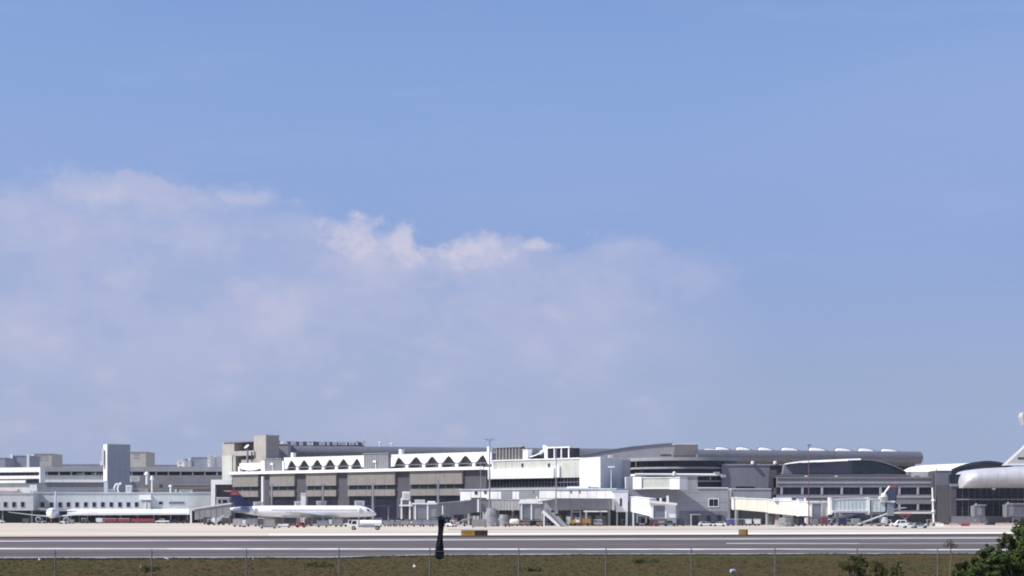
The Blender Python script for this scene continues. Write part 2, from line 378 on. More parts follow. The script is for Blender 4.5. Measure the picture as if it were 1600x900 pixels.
for i, (px, h) in enumerate(((180, 756.5), (185.5, 755.5))):
    d = thing('duct', ['white bent duct, left of the pair beside white rooftop box', 'white bent duct, right of the pair beside white rooftop box'][i], 'duct', P(px, 770, 704), 0, 'bent rooftop ducts')
    b0 = P(px, 770, 704); pts = [b0, b0+Vector((-.5, 0, 1.6)), P(px+.5, h+1, 704), P(px+2, h, 704)]
    MB().tube(pts, .33, 8).build('pipe', CLEAN, d, smooth=True)
    MB().cyl(pts[-1], pts[-1]+Vector((.5, 0, 0)), .45, .45, 8).build('hood', CLEAN, d)
roofbox(167, 176, 764.5, 770, 703, 'small pale rooftop unit left of bent ducts', PALE)
roofbox(46, 53.5, 766.5, 770, 695, 'small white rooftop unit at the end of pier block', CLEAN)
o = thing('walkway', 'pinkish white roof walkway on the pier block', 'walkway', (X(0, 694), 694, Z(771, 694)))
bx(o, 'deck', mat('pinkish_white', (.72, .62, .60), .6), X(-60, 694), X(29, 694), 693, 696, Z(769, 694), Z(764, 694))
bx(o, 'kerb', DRED, X(-60, 694), X(36, 694), 692.6, 692.98, Z(770, 694), Z(768.4, 694))
# ------------------------------------------------------------------ banded block at far left
Y = 735.0; f = Frame(-60, 752, 62, 735)
t = thing('banded_building', 'white banded terminal block with a strip of dark windows at far left edge', 'building', (X(20, Y), Y, 0))
zt = f.z(62, 730)
def zz(py): return f.z(58, py)
L0, L1 = -60, 63
zpart(t, 'wall', PALE, f, L0, 55, 0, zz(755), -2.6, -1.0)
zpart(t, 'upper_wall', DCONC, f, L0, L1-1, zz(755)+.01, zz(731)-.02, -2.8, -1.2)
zpart(t, 'parapet', WHITE, f, L0, L1, zz(737.5), zz(730), -3.0, 0)
zpart(t, 'middle_band', WHITE, f, L0, L1, zz(748), zz(743), -3.0, 0)
zpart(t, 'lower_band', WHITE, f, L0, 40, zz(754.5), zz(750.2), -3.0, .2)
zpart(t, 'end_pier', WHITE, f, 61.4, 63.2, zz(754.5), zz(737.5), -3.0, .06)
for i in range(16):
    px = -56+i*6.6; zpart(t, 'window', GLASS, f, px, px+5.2, zz(742.6), zz(738), -1.1, -.5)
zpart(t, 'window', GLASS, f, 49.5, 61, zz(742.6), zz(738), -1.1, -.5)
zpart(t, 'window', GLASS, f, 41, 61, zz(754), zz(749), -1.1, -.4)
# ------------------------------------------------------------------ parking garage
Y = 770.0; f = flat(Y)
t = thing('parking_garage', 'long grey parking garage with a dark open storey under its top deck', 'garage', (X(200, Y), Y, 0))
def gz(py): return Z(py, Y)
zpart(t, 'top_deck', CONC, f, 60, 350, gz(736.8), gz(729.5), -40, 0)
zpart(t, 'back_wall', DARK, f, 60, 350, gz(742.5), gz(736.8)-.01, -40, -9)
zpart(t, 'parapet', CONC, f, 60, 206, gz(749.5), gz(742.5), -40, .0)
zpart(t, 'white_band', WHITE, f, 68, 206, gz(753.6), gz(749.6), -20, .8)
zpart(t, 'lower_wall', mat('blue_grey_wall', (.235, .25, .29), .8, streak=.3), f, 55, 206, 0, gz(753.7), -40, .1)
zpart(t, 'tall_wall', DCONC, f, 206.1, 350, 0, gz(742.5), -40, .0)
zpart(t, 'ledge', CONC, f, 268, 350, gz(758.5), gz(757.5), 0, .5)
zpart(t, 'lower_panel', mat('brownish_panel', (.20, .175, .17), .8), f, 272, 330, gz(764), gz(759), 0, .3)
for px in range(72, 350, 19): zpart(t, 'column', CONC, f, px, px+1.6, gz(742.5), gz(736.8), -2.0, -.2)
zpart(t, 'door', DARK, f, 249, 254, gz(762), gz(757), 0, .06)
def car(px, basey, Y, label, col, L=4.4, rot=0, group=None, kind='car', z0=None, name=None):
    """saloon, hatchback or van: body, glass house, windows, wheels, lights"""
    loc = Vector((X(px, Y), Y, 0 if z0 is None else z0))
    t = thing(name or ('van' if kind == 'van' else 'pickup_truck' if kind == 'pickup' else 'car'), label, {'van': 'van', 'pickup': 'truck'}.get(kind, 'car'), loc, rot, group)
    w = .88 if kind == 'car' else .98; h = L/2
    if kind == 'van':
        side = [(-h, .35), (h, .35), (h, .95), (h-.35, 1.1), (h-1.05, 1.95), (h-1.5, 2.1), (-h+.1, 2.1), (-h, 1.9)]
        glassr = [(h-.5, 1.12), (h-1.08, 1.86), (h-1.55, 1.9), (h-1.55, 1.15)]
        g2 = [(-h+.3, 1.25), (h-1.75, 1.25), (h-1.75, 1.85), (-h+.3, 1.85)]
    elif kind == 'pickup':
        side = [(-h, .5), (h, .5), (h, 1.0), (h-1.2, 1.1), (h-1.7, 1.75), (h-2.9, 1.78), (h-3.0, 1.1), (-h, 1.1)]
        glassr = [(h-1.32, 1.13), (h-1.78, 1.68), (h-2.2, 1.7), (h-2.2, 1.13)]
        g2 = [(h-2.3, 1.13), (h-2.3, 1.7), (h-2.8, 1.7), (h-2.86, 1.13)]
    else:
        side = [(-h, .35), (h, .35), (h, .75), (h-1.1, .92), (h-1.9, 1.42), (-h+.9, 1.45), (-h+.15, .95), (-h, .9)]
        glassr = [(h-1.22, .93), (h-1.93, 1.36), (h-2.2, 1.37), (h-2.2, .93)]
        g2 = [(h-2.3, .93), (h-2.3, 1.37), (-h+.95, 1.38), (-h+.35, .95)]
    MB().prism([(x, -w, z) for x, z in side], (0, 2*w, 0)).build('body', col, t, True)
    for gl in (glassr, g2):
        for s in (-1, 1): MB().prism([(x, s*(w+.012), z) for x, z in gl], (0, -s*.03, 0)).build('window', GLASS, t, True)
    for sx in (h-.85, -h+.85):
        for s in (-1, 1): MB().cyl((sx, s*(w-.12), .34), (sx, s*(w+.05), .34), .34, .34, 12).build('wheel', BLACK, t, True)
    for s in (-1, 1):
        bx(t, 'headlight', CLEAN, h-.02, h+.03, s*.62-.15, s*.62+.15, .62, .78, local=True)
        bx(t, 'tail_light', RED, -h-.03, -h+.02, s*.66-.1, s*.66+.1, .72, .88, local=True)
    bx(t, 'bumper', GREYM, h, h+.08, -w*.95, w*.95, .38, .55, local=True)
    return t
zc = gz(743.3)
car(128, 0, Y+3, 'white car parked inside the garage, farther left of two', CLEAN, z0=gz(743), group='cars parked in the garage')
car(152, 0, Y+3, 'white van-like car parked inside the garage beside grey stair tower', CLEAN, L=4.8, z0=gz(743), group='cars parked in the garage')
# slender stair tower in front of it
fp = corner(162.3, 168.5, 203.5, 742, 34)
t = thing('stair_tower', 'tall windowless grey tower with a sunlit white left side', 'tower', (fp[1].x, fp[1].y, 0))
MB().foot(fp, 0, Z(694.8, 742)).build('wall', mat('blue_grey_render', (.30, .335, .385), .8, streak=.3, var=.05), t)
MB().foot([fp[0]+Vector((-.3, .2)), fp[1]+Vector((-.3, -.15)), fp[1]+Vector((0, .1)), fp[0]+Vector((.1, .3))], Z(752, 742), Z(694, 742)).build('side_panel', WHITE, t)  # sunlit left face painted on as a whiter panel
cc = sum(fp, Vector((0, 0)))/4
MB().foot([cc+(q-cc)*1.03 for q in fp], Z(694.8, 742)+.003, Z(693.9, 742)).build('coping', CONC, t)
bx(t, 'side_duct', WHITE, X(160, 744), X(162.6, 744), 743, 745, Z(727, 744), Z(702, 744))
bx(t, 'duct_elbow', WHITE, X(157, 744), X(160, 744)-.004, 743, 745, Z(727, 744), Z(721, 744))
# far buildings
def far(px0, px1, y0, y1, Y, label, m, ps=None, name='far_building', d=25, wn=3):
    t = thing(name, label, 'building', (X((px0+px1)/2, Y), Y, 0), 0, 'far buildings on the skyline')
    f = flat(Y); zpart(t, 'wall', m, f, px0, px1, 0, Z(y0, Y), -d, 0)
    zpart(t, 'roof_cap', m, f, px0-.4, px1+.4, Z(y0, Y)+.003, Z(y0-.9, Y), -d-.3, .3)
    for i in range(wn):
        w = (px1-px0)/(wn+.5)
        for k, yy in enumerate((y0+3, y0+8)):
            if yy+3 < y1: zpart(t, 'window', GREYM, f, px0+w*(i+.35), px0+w*(i+.9), Z(yy+2.4, Y), Z(yy, Y), 0, .08)
    for q in ps or []: zpart(t, 'pier', WHITE, f, q[0], q[1], Z(y1, Y), Z(q[2], Y), 0, .8)
    return t
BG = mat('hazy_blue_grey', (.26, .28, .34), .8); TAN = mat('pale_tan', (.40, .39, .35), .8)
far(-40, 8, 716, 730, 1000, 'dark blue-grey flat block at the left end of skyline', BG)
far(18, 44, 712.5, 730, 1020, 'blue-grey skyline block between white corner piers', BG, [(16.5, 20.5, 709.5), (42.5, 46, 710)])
far(48, 81, 709.5, 730, 1060, 'pale tan skyline block with one white corner pier', TAN, [(48.5, 54, 709.8)])
far(203, 228, 706.5, 730, 1000, 'pale tan skyline block beside the grey tower', TAN, wn=1)
far(277, 288, 720, 735, 1150, 'small white skyline block, leftmost of the distant cluster', WHITE, wn=1)
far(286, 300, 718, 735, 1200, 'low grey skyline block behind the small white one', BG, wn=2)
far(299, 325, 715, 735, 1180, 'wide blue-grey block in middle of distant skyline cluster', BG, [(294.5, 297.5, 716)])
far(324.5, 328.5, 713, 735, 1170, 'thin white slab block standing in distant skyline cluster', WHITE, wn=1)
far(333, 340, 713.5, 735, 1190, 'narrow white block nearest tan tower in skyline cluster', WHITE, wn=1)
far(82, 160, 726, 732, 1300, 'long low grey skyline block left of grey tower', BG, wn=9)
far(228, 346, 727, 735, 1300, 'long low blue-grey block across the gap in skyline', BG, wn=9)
# ------------------------------------------------------------------ tan tower cluster
Y = 700
fp = corner(396.5, 415.5, 436, 700, 40)
t = thing('tan_tower', 'tall square tan concrete tower, sunlit on its left face', 'tower', (fp[1].x, fp[1].y, 0))
MB().foot(fp, 0, Z(680.6, Y)).build('wall', BEIGE, t)
cc = sum(fp, Vector((0, 0)))/4
MB().foot([cc+(q-cc)*1.02 for q in fp], Z(680.6, Y)+.003, Z(679.6, Y)).build('coping', BEIGE, t)
MB().cyl(P(434.5, 680, 706), P(434.5, 671.5, 706), .09, .05, 6).build('antenna', GREYM, t)
f = flat(712)
t = thing('tan_annex', 'lower grey-tan block attached right of the tan tower', 'building', (X(443, 712), 712, 0))
zpart(t, 'wall', CONC, f, 430, 450.5, 0, Z(694.5, 712), -12, 0); zpart(t, 'coping', BEIGE, f, 429.6, 451, Z(694.5, 712)+.003, Z(693.6, 712), -12.2, .2)
bx(t, 'roof_unit', WHITE, X(438, 714), X(443, 714), 714, 716, Z(693.6, 714), Z(689.5, 714))
f = Frame(347, 730, 400, 712)
t = thing('tan_frame_building', 'tan concrete building with a deep dark opening below its flat roof', 'building', (X(370, 720), 720, 0))
zpart(t, 'corner_pier', BEIGE, f, 347, 366, f.z(356, 712), f.z(356, 691.5), -9, 0)
zpart(t, 'pale_base', CREAM, f, 347.4, 363, 0, f.z(356, 712)-.003, -8, .15)
zpart(t, 'back_wall', CHAR, f, 363.2, 398, 0, f.z(380, 691)-.3, -12, -4)
zpart(t, 'roof_slab', DCONC, f, 350, 400, f.z(380, 691), f.z(380, 689), -12, .4)
zpart(t, 'beam', BEIGE, f, 366.1, 398, f.z(380, 712), f.z(380, 704.5), -4, .1)
zpart(t, 'lower_pier', BEIGE, f, 363.2, 367.5, 0, f.z(366, 712)-.003, -4, -.2)
zpart(t, 'inner_wall', BEIGE, f, 372, 398, 0, f.z(385, 717), -4, -1.5)
bx(t, 'pipe_stack', DRED, X(393, 712), X(395, 712), 711, 711.6, Z(722, 712), Z(706, 712))
t = thing('satellite_dish', 'white satellite dish on a grey mast before tan building', 'dish', P(387, 722, 706))
MB().cyl(P(386.5, 724, 706), P(386.5, 701, 706), .45, .35, 8).build('mast', GREYM, t)
cD = P(386, 698.6, 705.5); nD = Vector((-.55, -.45, .75)).normalized(); aD = nD.cross(Vector((0, 1, 0))).normalized(); bD = nD.cross(aD)
MB().loft([[cD+aD*(r*math.cos(k*math.pi/8))+bD*(r*math.sin(k*math.pi/8))+nD*h for k in range(16)] for r, h in ((.08, 0), (.6, .08), (1.0, .25), (1.15, .36), (.98, .30), (.55, .13), (.05, .06))]).build('reflector', CLEAN, t, smooth=True)
MB().cyl(cD+nD*.1, cD+nD*.9, .06, .06, 6).build('feed_horn', GREYM, t)
# ------------------------------------------------------------------ long terminal with rolled metal roof
fr = Frame(440, 722, 1440, 795)
zt = 5+(797-696)*722/2800; zb = 5+(797-718)*722/2800; rz = (zt-zb)/2; zm = (zt+zb)/2
t = thing('main_terminal', 'very long terminal behind all others with a rolled grey metal roof edge', 'building', (fr.pt(fr.L/2, 0).x, fr.pt(fr.L/2, 0).y, 0))
u1 = fr.u(1440)
def tubeprof(u): 
    pr = [(-16, zt+.0)]+[(rz*1.25*math.cos(R(q))-2, zm+rz*math.sin(R(q))) for q in range(90, -91, -12)]+[(-16, zb)]
    return [fr.pt(u, z, w) for w, z in pr]
nseg = 40
for i in range(nseg):
    ua, ub = u1*i/nseg, u1*(i+1)/nseg-.06
    MB().loft([tubeprof(ua), tubeprof(ub)]).build('roof_panel', MROOF, t, smooth=True)
MB().fbox(fr, .5, u1-.5, 0, zb-.02, -14, -5).build('wall', DCONC, t)
MB().fbox(fr, .5, u1-.5, zb-3.2, zb-.8, -4.98, -4.9).build('window_band', GLASS, t)
MB().fbox(fr, .2, u1-.2, zb+.3, zt-.4, -15.5, -3).build('roof_core', DCONC, t)
for i, (a0, a1, yy) in enumerate(((1103, 1124, 699.5), (1122, 1139, 696.8), (1154, 1172, 697), (1188.5, 1206, 697.5), (1225, 1247, 697.8), (1268, 1290, 698), (1309, 1331, 698.8), (1345.5, 1366, 699), (1381, 1403, 700))):
    pm = (a0+a1)/2; ua, ub = fr.u(a0), fr.u(a1+7); zz0 = zt-.25; zz1 = fr.z(pm, yy+1.3)
    s = thing('skylight', 'white-glazed hump skylight on rolled metal roof, number %s from the left' % ['one', 'two', 'three', 'four', 'five', 'six', 'seven', 'eight', 'nine'][i], 'skylight', fr.pt((ua+ub)/2, zz0, -3), 0, 'skylights along the metal roof')
    WS = mat('white_skylight', (.85, .85, .83), .4, var=.03); zz0 = zt-.5; hs = zz1-zz0
    stn = [(0, .35), (.04, .8), (.12, 1.0), (.35, 1.0), (.6, .85), (.8, .6), (.92, .35), (1, .1)]
    MB().loft([[fr.pt(ua+(ub-ua)*q, zz0, -1.6), fr.pt(ua+(ub-ua)*q, zz0+hs*h, -2.9), fr.pt(ua+(ub-ua)*q, zz0, -3.0)] for q, h in stn]).build('glazing', WS, s)
    MB().loft([[fr.pt(ua-.3+(ub-ua+.9)*q, zz0, -3.02), fr.pt(ua-.3+(ub-ua+.9)*q, zz0+hs*h*1.06+.12, -3.1), fr.pt(ua-.3+(ub-ua+.9)*q, zz0, -6)] for q, h in stn]).build('hump', GREYM, s)
ph = thing('roof_penthouse', 'long low grey plant enclosure on the left end of metal roof', 'penthouse', fr.pt(fr.u(515), zt, -6))
MB().fbox(fr, fr.u(452), fr.u(572), zt-.1, fr.z(515, 690.5), -9, -4).build('enclosure', DCONC, ph)
MB().fbox(fr, fr.u(451), fr.u(574), fr.z(515, 690.5), fr.z(515, 689.6), -9.3, -3.7).build('roof_edge', CONC, ph)
for i, (a0, a1, yt) in enumerate(((455, 462, 690.6), (468, 473, 689.4), (480, 489, 688), (499, 507, 691), (511, 515, 689), (520, 526, 690.2), (528, 542, 691), (545, 553, 691), (556, 559, 686.4), (566, 569.5, 686.4))):
    Yc = fr.Y(a0)-(-3.4); Yc = fr.Y((a0+a1)/2)+3.0
    roofbox(a0, a1, yt, 695.5, Yc-.2, ['squat white unit at left end', 'small white upright unit', 'wide white unit with raised top', 'low white unit', 'slim white upright unit', 'mid-sized white unit', 'widest low white unit', 'low white unit right of the widest one', 'tall thin white unit', 'rightmost tall thin white unit'][i]+' on long plant enclosure', CLEAN, d=1.4, grp='units on the plant enclosure')
for i, (px, y0) in enumerate(((594, 690.5), (612, 692))): mushroom(px, y0, 697, fr.Y(px)+6, ['small white vent on grey metal roof, left of two', 'small white vent on grey metal roof, right of two'][i], .7)
# ------------------------------------------------------------------ concourse with scalloped arcade
fr = Frame(362, 672, 757, 588); D = Vector((fr.d.x, fr.d.y, 0)); NV = Vector((fr.n.x, fr.n.y, 0))
t = thing('concourse', 'taupe panelled concourse with a white scalloped arcade along its roof', 'building', (fr.pt(fr.L/2, 0).x, fr.pt(fr.L/2, 0).y, 0))
z5, z4, z3, z2, z1 = 18.3, 13.7, 12.2, 9.9, 7.3     # cornice bottom, ribbon top, ribbon bottom, lower panel bottom, ground floor head
zc0 = 19.3
def deep(u0, u1, w, k=1.04):
    q = [fr.pt(u0, 0, w), fr.pt(u1, 0, w)]; return [q[0], q[1], q[1]*k, q[0]*k]
MB().foot(deep(0, fr.L, -1.6), 0, z5).build('core_wall', CHAR, t)
bays = [(363, 403), (421, 460), (478, 525), (543, 617), (640, 722)]
dbays = [(403, 421), (460, 478), (525, 543), (617, 640), (722, 757)]
for a, b in bays:
    n = max(1, round((fr.u(b)-fr.u(a))/4.4)); ua, ub = fr.u(a), fr.u(b); s = (ub-ua)/n
    for i in range(n):
        MB().fbox(fr, ua+i*s+.03, ua+(i+1)*s-.03, z4, z5, -1.6, random.uniform(-.03, .03)).build('facade_panel', TAUPE, t)
        MB().fbox(fr, ua+i*s+.03, ua+(i+1)*s-.03, z2, z3, -1.6, random.uniform(-.03, .03)).build('facade_panel', TAUPE, t)
        w = MB().fbox(fr, ua+i*s+.06, ua+(i+1)*s-.06, z3+.08, z4-.08, -1.6, -.75).build('ribbon_window', GLASS, t)
        MB().fbox(fr, ua+i*s-.06, ua+i*s+.05, z3, z4, -1.6, -.6).build('mullion', GREYM, w)
        MB().fbox(fr, ua+i*s+.1, ua+(i+1)*s-.1, .3, z2-.1, -1.6, -1.1).build('ground_window', GLASS, t)
    MB().fbox(fr, ua, ub, z3-.10, z3-.002, -.8, .06).build('sill', TAUPE, t)
for a, b in dbays:
    MB().fbox(fr, fr.u(a)+.02, fr.u(b)-.02, 0, z5-.02, -1.58, -.9).build('recess_panel', CHAR, t)
MB().foot(deep(-.4, fr.L+.3, .9), z5, zc0).build('cornice', CLEAN, t)
ARC = Frame(362, 675, 757, 591); za, zp = 19.3, 24.0
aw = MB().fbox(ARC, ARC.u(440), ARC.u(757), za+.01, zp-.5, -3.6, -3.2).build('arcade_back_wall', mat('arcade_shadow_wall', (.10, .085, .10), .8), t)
def arcade(peaks, x0, x1):
    """white folded plates hanging between pointed dark openings"""
    xs = [x0]+[(p+q)/2 for p, q in zip(peaks, peaks[1:])]+[x1]
    pk = [x0]+peaks+[x1]
    ztop, zpk, zv = zp, 23.35, 20.85
    ends = []
    for i in range(len(peaks)+1):
        a = ARC.u(pk[i]); b = ARC.u(pk[i+1]); v = ARC.u(xs[i]) if 0 < i < len(peaks) else None
        if v is None:
            s = 1 if i == 0 else -1; e0, e1 = (a, b) if i == 0 else (b, a); d = e1-e0
            poly = [(e0, ztop), (e1, ztop), (e1, zpk), (e1-d*.28, zpk-1.1), (e1-d*.5, zv-.0), (e1-d*.62, zv-.75), (e0, zv-.75)]
            if i: poly = poly
        else:
            h = (b-a)/2
            poly = [(a, ztop), (b, ztop), (b, zpk), (b-h*.32, zpk-.8), (v+h*.34, zv+.4), (v+h*.14, zv), (v-h*.14, zv), (v-h*.34, zv+.4), (a+h*.32, zpk-.8), (a, zpk)]
        MB().prism([ARC.pt(u, z, -1.2) for u, z in poly], tuple(NV*-.45)).build('arch_plate', CLEAN, t)
        if v is not None: MB().fbox(ARC, v-.55, v+.55, za, zv-.35, -1.6, -1.0).build('arch_footing', CLEAN, t)
    MB().fbox(ARC, ARC.u(x0), ARC.u(x1), zp, zp+.25, -4, -1.1).build('arcade_roof', CLEAN, t)
    MB().fbox(ARC, ARC.u(x0), ARC.u(x1), zv-.35, zv-.2, -1.7, -1.3).build('tie_rail', GREYM, t)
arcade([451, 471, 491.5, 511.5, 532.5, 554], 440, 566)
arcade([618.5, 646, 671, 697, 723, 750.5], 607, 764)
def ph(a, b, yt, yb, w0, w1, m=None):
    mm = m or DCONC; pm = (a+b)/2
    p = MB().fbox(ARC, ARC.u(a), ARC.u(b), za+.01, ARC.z(pm, yt), w0, w1).build('roof_penthouse', mm, t)
    MB().fbox(ARC, ARC.u(a)-.25, ARC.u(b)+.25, ARC.z(pm, yt)+.003, ARC.z(pm, yt-1.0), w0-.2, w1+.3).build('coping', CONC, p)
    n = int((ARC.u(b)-ARC.u(a))/1.1)
    for i in range(n): 
        u = ARC.u(a)+(i+.5)*(ARC.u(b)-ARC.u(a))/n
        MB().fbox(ARC, u-.2, u+.2, za+.3, ARC.z(pm, yt)-.3, w1, w1+.12).build('cladding_rib', mat('dark_rib', (.25, .25, .26), .7), p)
    lamp_u = ARC.u(pm+1)
    lm = MB().fbox(ARC, lamp_u-.1, lamp_u+.1, za, za+2.6, w1+.35, w1+.5).fbox(ARC, lamp_u-1.3, lamp_u+.1, za+2.3, za+3.0, w1+.3, w1+.55)
    lm.build('floodlight', CLEAN, p)
ph(411.5, 438, 717.5, 738, -7, -.6); ph(567, 605.5, 709, 733, -7, -.4)
for a, b, yt in ((405.5, 411, 720), (438.6, 440.4, 720)): MB().fbox(ARC, ARC.u(a), ARC.u(b), za, ARC.z((a+b)/2, yt), -6.9, -.7).build('white_pier', CLEAN, t)
for px in (451, 620, 758): MB().fbox(ARC, ARC.u(px)-.6, ARC.u(px)+.6, zp+.2, zp+2.0, -3, -1.6).build('chimney', CLEAN, t)
# left end bay with a sagging white roof plate
us = [ARC.u(371+i*3.4) for i in range(11)]
top = [ARC.pt(u, ARC.z(388, 723.5), -1) for u in us]
bot = [ARC.pt(u, ARC.z(388, 730.5+4.5*math.sin(math.pi*i/10)**.8 if 0 < i < 10 else 729), -1) for i, u in enumerate(us)]
MB().prism(top+bot[::-1], tuple(NV*-4)).build('sagging_plate', CLEAN, t)
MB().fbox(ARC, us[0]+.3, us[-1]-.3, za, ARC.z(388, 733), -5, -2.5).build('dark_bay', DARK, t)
MB().fbox(ARC, us[3], us[3]+.5, za, ARC.z(388, 736), -1.5, -1.0).build('white_pier', CLEAN, t)
MB().fbox(ARC, us[0]-.6, us[0]+.2, za, ARC.z(370, 729), -5, -.8).build('white_pier', CLEAN, t)
MB().cyl(fr.pt(fr.u(416), 6, 1.6), fr.pt(fr.u(416), fr.z(416, 744.5), 1.6), .55, .55, 10).build('downpipe', CLEAN, t, smooth=True)
# white portal frame at the left end
Y = 676
t = thing('portal_frame', 'white inverted L shaped portal frame at the concourse left end', 'frame', (X(345, Y), Y, 0))
bx(t, 'beam', CLEAN, X(330.5, Y), X(363, Y), Y-1.2, Y+3, Z(757, Y), Z(749.5, Y))
bx(t, 'post', CLEAN, X(330.5, Y), X(337, Y), Y-1.21, Y+3, 0, Z(757, Y)-.003)
bx(t, 'upstand', CLEAN, X(354.5, Y), X(363.4, Y), Y-1.0, Y+3, Z(749.5, Y)+.003, Z(741, Y))
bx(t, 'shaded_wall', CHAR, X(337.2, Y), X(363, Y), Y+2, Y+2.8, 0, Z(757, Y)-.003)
Y = 668
t = thing('link_building', 'small pale sunlit box with two dark windows behind blue aircraft tail', 'building', (X(348, Y), Y, 0))
bx(t, 'wall', CREAM, X(338, Y), X(358, Y), Y, Y+5, 0, Z(778, Y)); bx(t, 'coping', CLEAN, X(337.5, Y), X(358.5, Y), Y-.2, Y+5.2, Z(778, Y)+.002, Z(777, Y))
for a, b in ((341, 345), (348, 355)): pwindow(t, flat(Y), a, b, 781, 786)
# covered ramp on the left
Y = 655
t = thing('covered_ramp', 'grey covered boarding walkway sloping up toward blue aircraft tail', 'walkway', (X(330, Y), Y, 0))
def slab(y0a, y0b, y1a, y1b, pa, pb, Yf, d, zoff=0): 
    a, b, c2, d2 = P(pa, y1a, Yf), P(pb, y1b, Yf), P(pb, y0b, Yf), P(pa, y0a, Yf); k = Vector((0, d, 0))
    return MB().hexa([a, b, b+k, a+k, d2, c2, c2+k, d2+k])
slab(796.5, 787.5, 812, 806, 304, 361, Y, 4).build('side_wall', BRIDGE, t)
slab(794.8, 785.6, 796.4, 787.4, 297, 361.5, Y-.3, 4.6).build('roof', WHITE, t)
bx(t, 'end_post', CLEAN, X(297, Y), X(299.6, Y), Y, Y+.5, 0, Z(796, Y))
for px in (312, 328, 344): bx(t, 'strut', GREYM, X(px, Y), X(px, Y)+.3, Y+1, Y+1.4, 0, Z(808, Y))
for px in (310, 319, 328, 337, 346): slab(797.5-(px-304)*.155, 797.5-(px-304)*.155, 810, 810, px, px+.8, Y-.1, .09).build('rib', GREYM, t)
# ------------------------------------------------------------------ central white terminal
fr = Frame(756, 625, 906, 592)
t = thing('white_terminal', 'long cream and white terminal block with a dark ribbon window', 'building', (fr.pt(fr.L/2, 0).x, fr.pt(fr.L/2, 0).y, 0))
za, zb_, zc_, zd = 21.9, 19.15, 15.8, 12.75
U1 = fr.L
MB().fbox(fr, 0, U1, 0, zd, -25, -.5).build('base_wall', CONC, t)
MB().fbox(fr, 0, U1-.01, zc_, za, -25, 0).build('upper_wall', CREAM, t)
MB().fbox(fr, -.2, U1, za+.002, za+.45, -25, .25).build('coping', WHITE, t)
MB().fbox(fr, 0, fr.u(869), zc_-.05, zb_, 0.004, 1.3).build('projecting_band', CLEAN, t)
MB().fbox(fr, fr.u(869)+.02, fr.u(876), zc_+.1, zb_+.6, .004, .7).build('band_end_panel', CLEAN, t)
MB().fbox(fr, 0, U1, zd+.01, zc_-.06, -3, -1.2).build('ribbon_back', DARK, t)
n = 30
for i in range(n):
    a = U1*i/n
    w = MB().fbox(fr, a+.06, a+U1/n-.06, zd+.15, zc_-.15, -1.15, -.6+random.random()*.02).build('ribbon_window', GLASS, t)
    MB().fbox(fr, a-.05, a+.05, zd, zc_-.07, -1.1, -.42).build('mullion', DCONC, w)
MB().fbox(fr, 0, U1, (zd+zc_)/2-.1, (zd+zc_)/2+.1, -1.1, -.35).build('transom', DCONC, t)
for px in (775, 790, 800): MB().fbox(fr, fr.u(px)-.06, fr.u(px)+.06, zb_, za, 0.002, .1).build('panel_joint', CONC, t)
for px in (816.5, 858): pwindow(t, fr, px-1.3, px+1.3, 724.5, 729.5)
for a, b in ((758, 772),): MB().fbox(fr, fr.u(a), fr.u(b), zb_, za-.2, .005, .35).build('corner_panel', CLEAN, t)
# louvred plant screen on its roof
RF = Frame(756, 629, 906, 598)
s = thing('plant_screen', 'grey rooftop plant screen with pale vertical slats behind light mast', 'plant screen', RF.pt(RF.u(793), za, -1))
MB().fbox(RF, RF.u(771), RF.u(813), za+.4, RF.z(792, 699), -2.2, -1.2).build('backing', mat('dark_taupe', (.085, .078, .085), .8), s)
MB().fbox(RF, RF.u(770.5), RF.u(813.5), RF.z(792, 699), RF.z(792, 697.6), -2.4, -.7).build('coping', CONC, s)
for i in range(8): MB().fbox(RF, RF.u(773+i*5)-.10, RF.u(773+i*5)+.18, za+.5, RF.z(792, 699.4), -1.2, -.85).build('slat', mat('pale_slat', (.34, .33, .31), .7), s)
s = thing('roof_pier', 'white square rooftop pier between plant screen and curved roof', 'pier', RF.pt(RF.u(818), za, -1))
MB().fbox(RF, RF.u(814.5), RF.u(822), za+.4, RF.z(818, 703), -3, -.8).build('pier', WHITE, s); MB().fbox(RF, RF.u(814), RF.u(822.5), RF.z(818, 703), RF.z(818, 702), -3.2, -.6).build('cap', WHITE, s)
s = thing('curved_roof', 'white upswept concave roof edge over a dark recess', 'roof', RF.pt(RF.u(838), za, -1))
pts = [(825 + 27*q, 712.5-14*(q**1.7)) for q in [i/9 for i in range(10)]]
MB().prism([RF.pt(RF.u(x), RF.z(x, y), -.8) for x, y in pts]+[RF.pt(RF.u(x), RF.z(x, y+1.6), -.8) for x, y in pts[::-1]], (0, 5, 0)).build('roof_plate', CLEAN, s)
MB().prism([RF.pt(RF.u(825), RF.z(825, 703), -5.9)]+[RF.pt(RF.u(x), RF.z(x, y-.5), -5.9) for x, y in pts][::1]+[RF.pt(RF.u(852), RF.z(852, 696.5), -5.9)], (0, 1, 0)).build('back_wall', CREAM, s)
MB().fbox(RF, RF.u(826), RF.u(848), za+.4, za+1.6, -5, -2).build('dark_recess', DARK, s)
MB().prism([RF.pt(RF.u(x), RF.z(x, y+1.8), -2) for x, y in pts]+[RF.pt(RF.u(851), za+.45, -2), RF.pt(RF.u(826), za+.45, -2)], (0, .4, 0)).build('recess_wall', CHAR, s)
MB().fbox(RF, RF.u(848.5), RF.u(853), za+.4, RF.z(851, 697), -5, -.7).build('end_pier', CLEAN, s)
s = thing('roof_tank', 'small white cylindrical tank standing on the curved roof', 'tank', RF.pt(RF.u(830), RF.z(830, 703), -5))
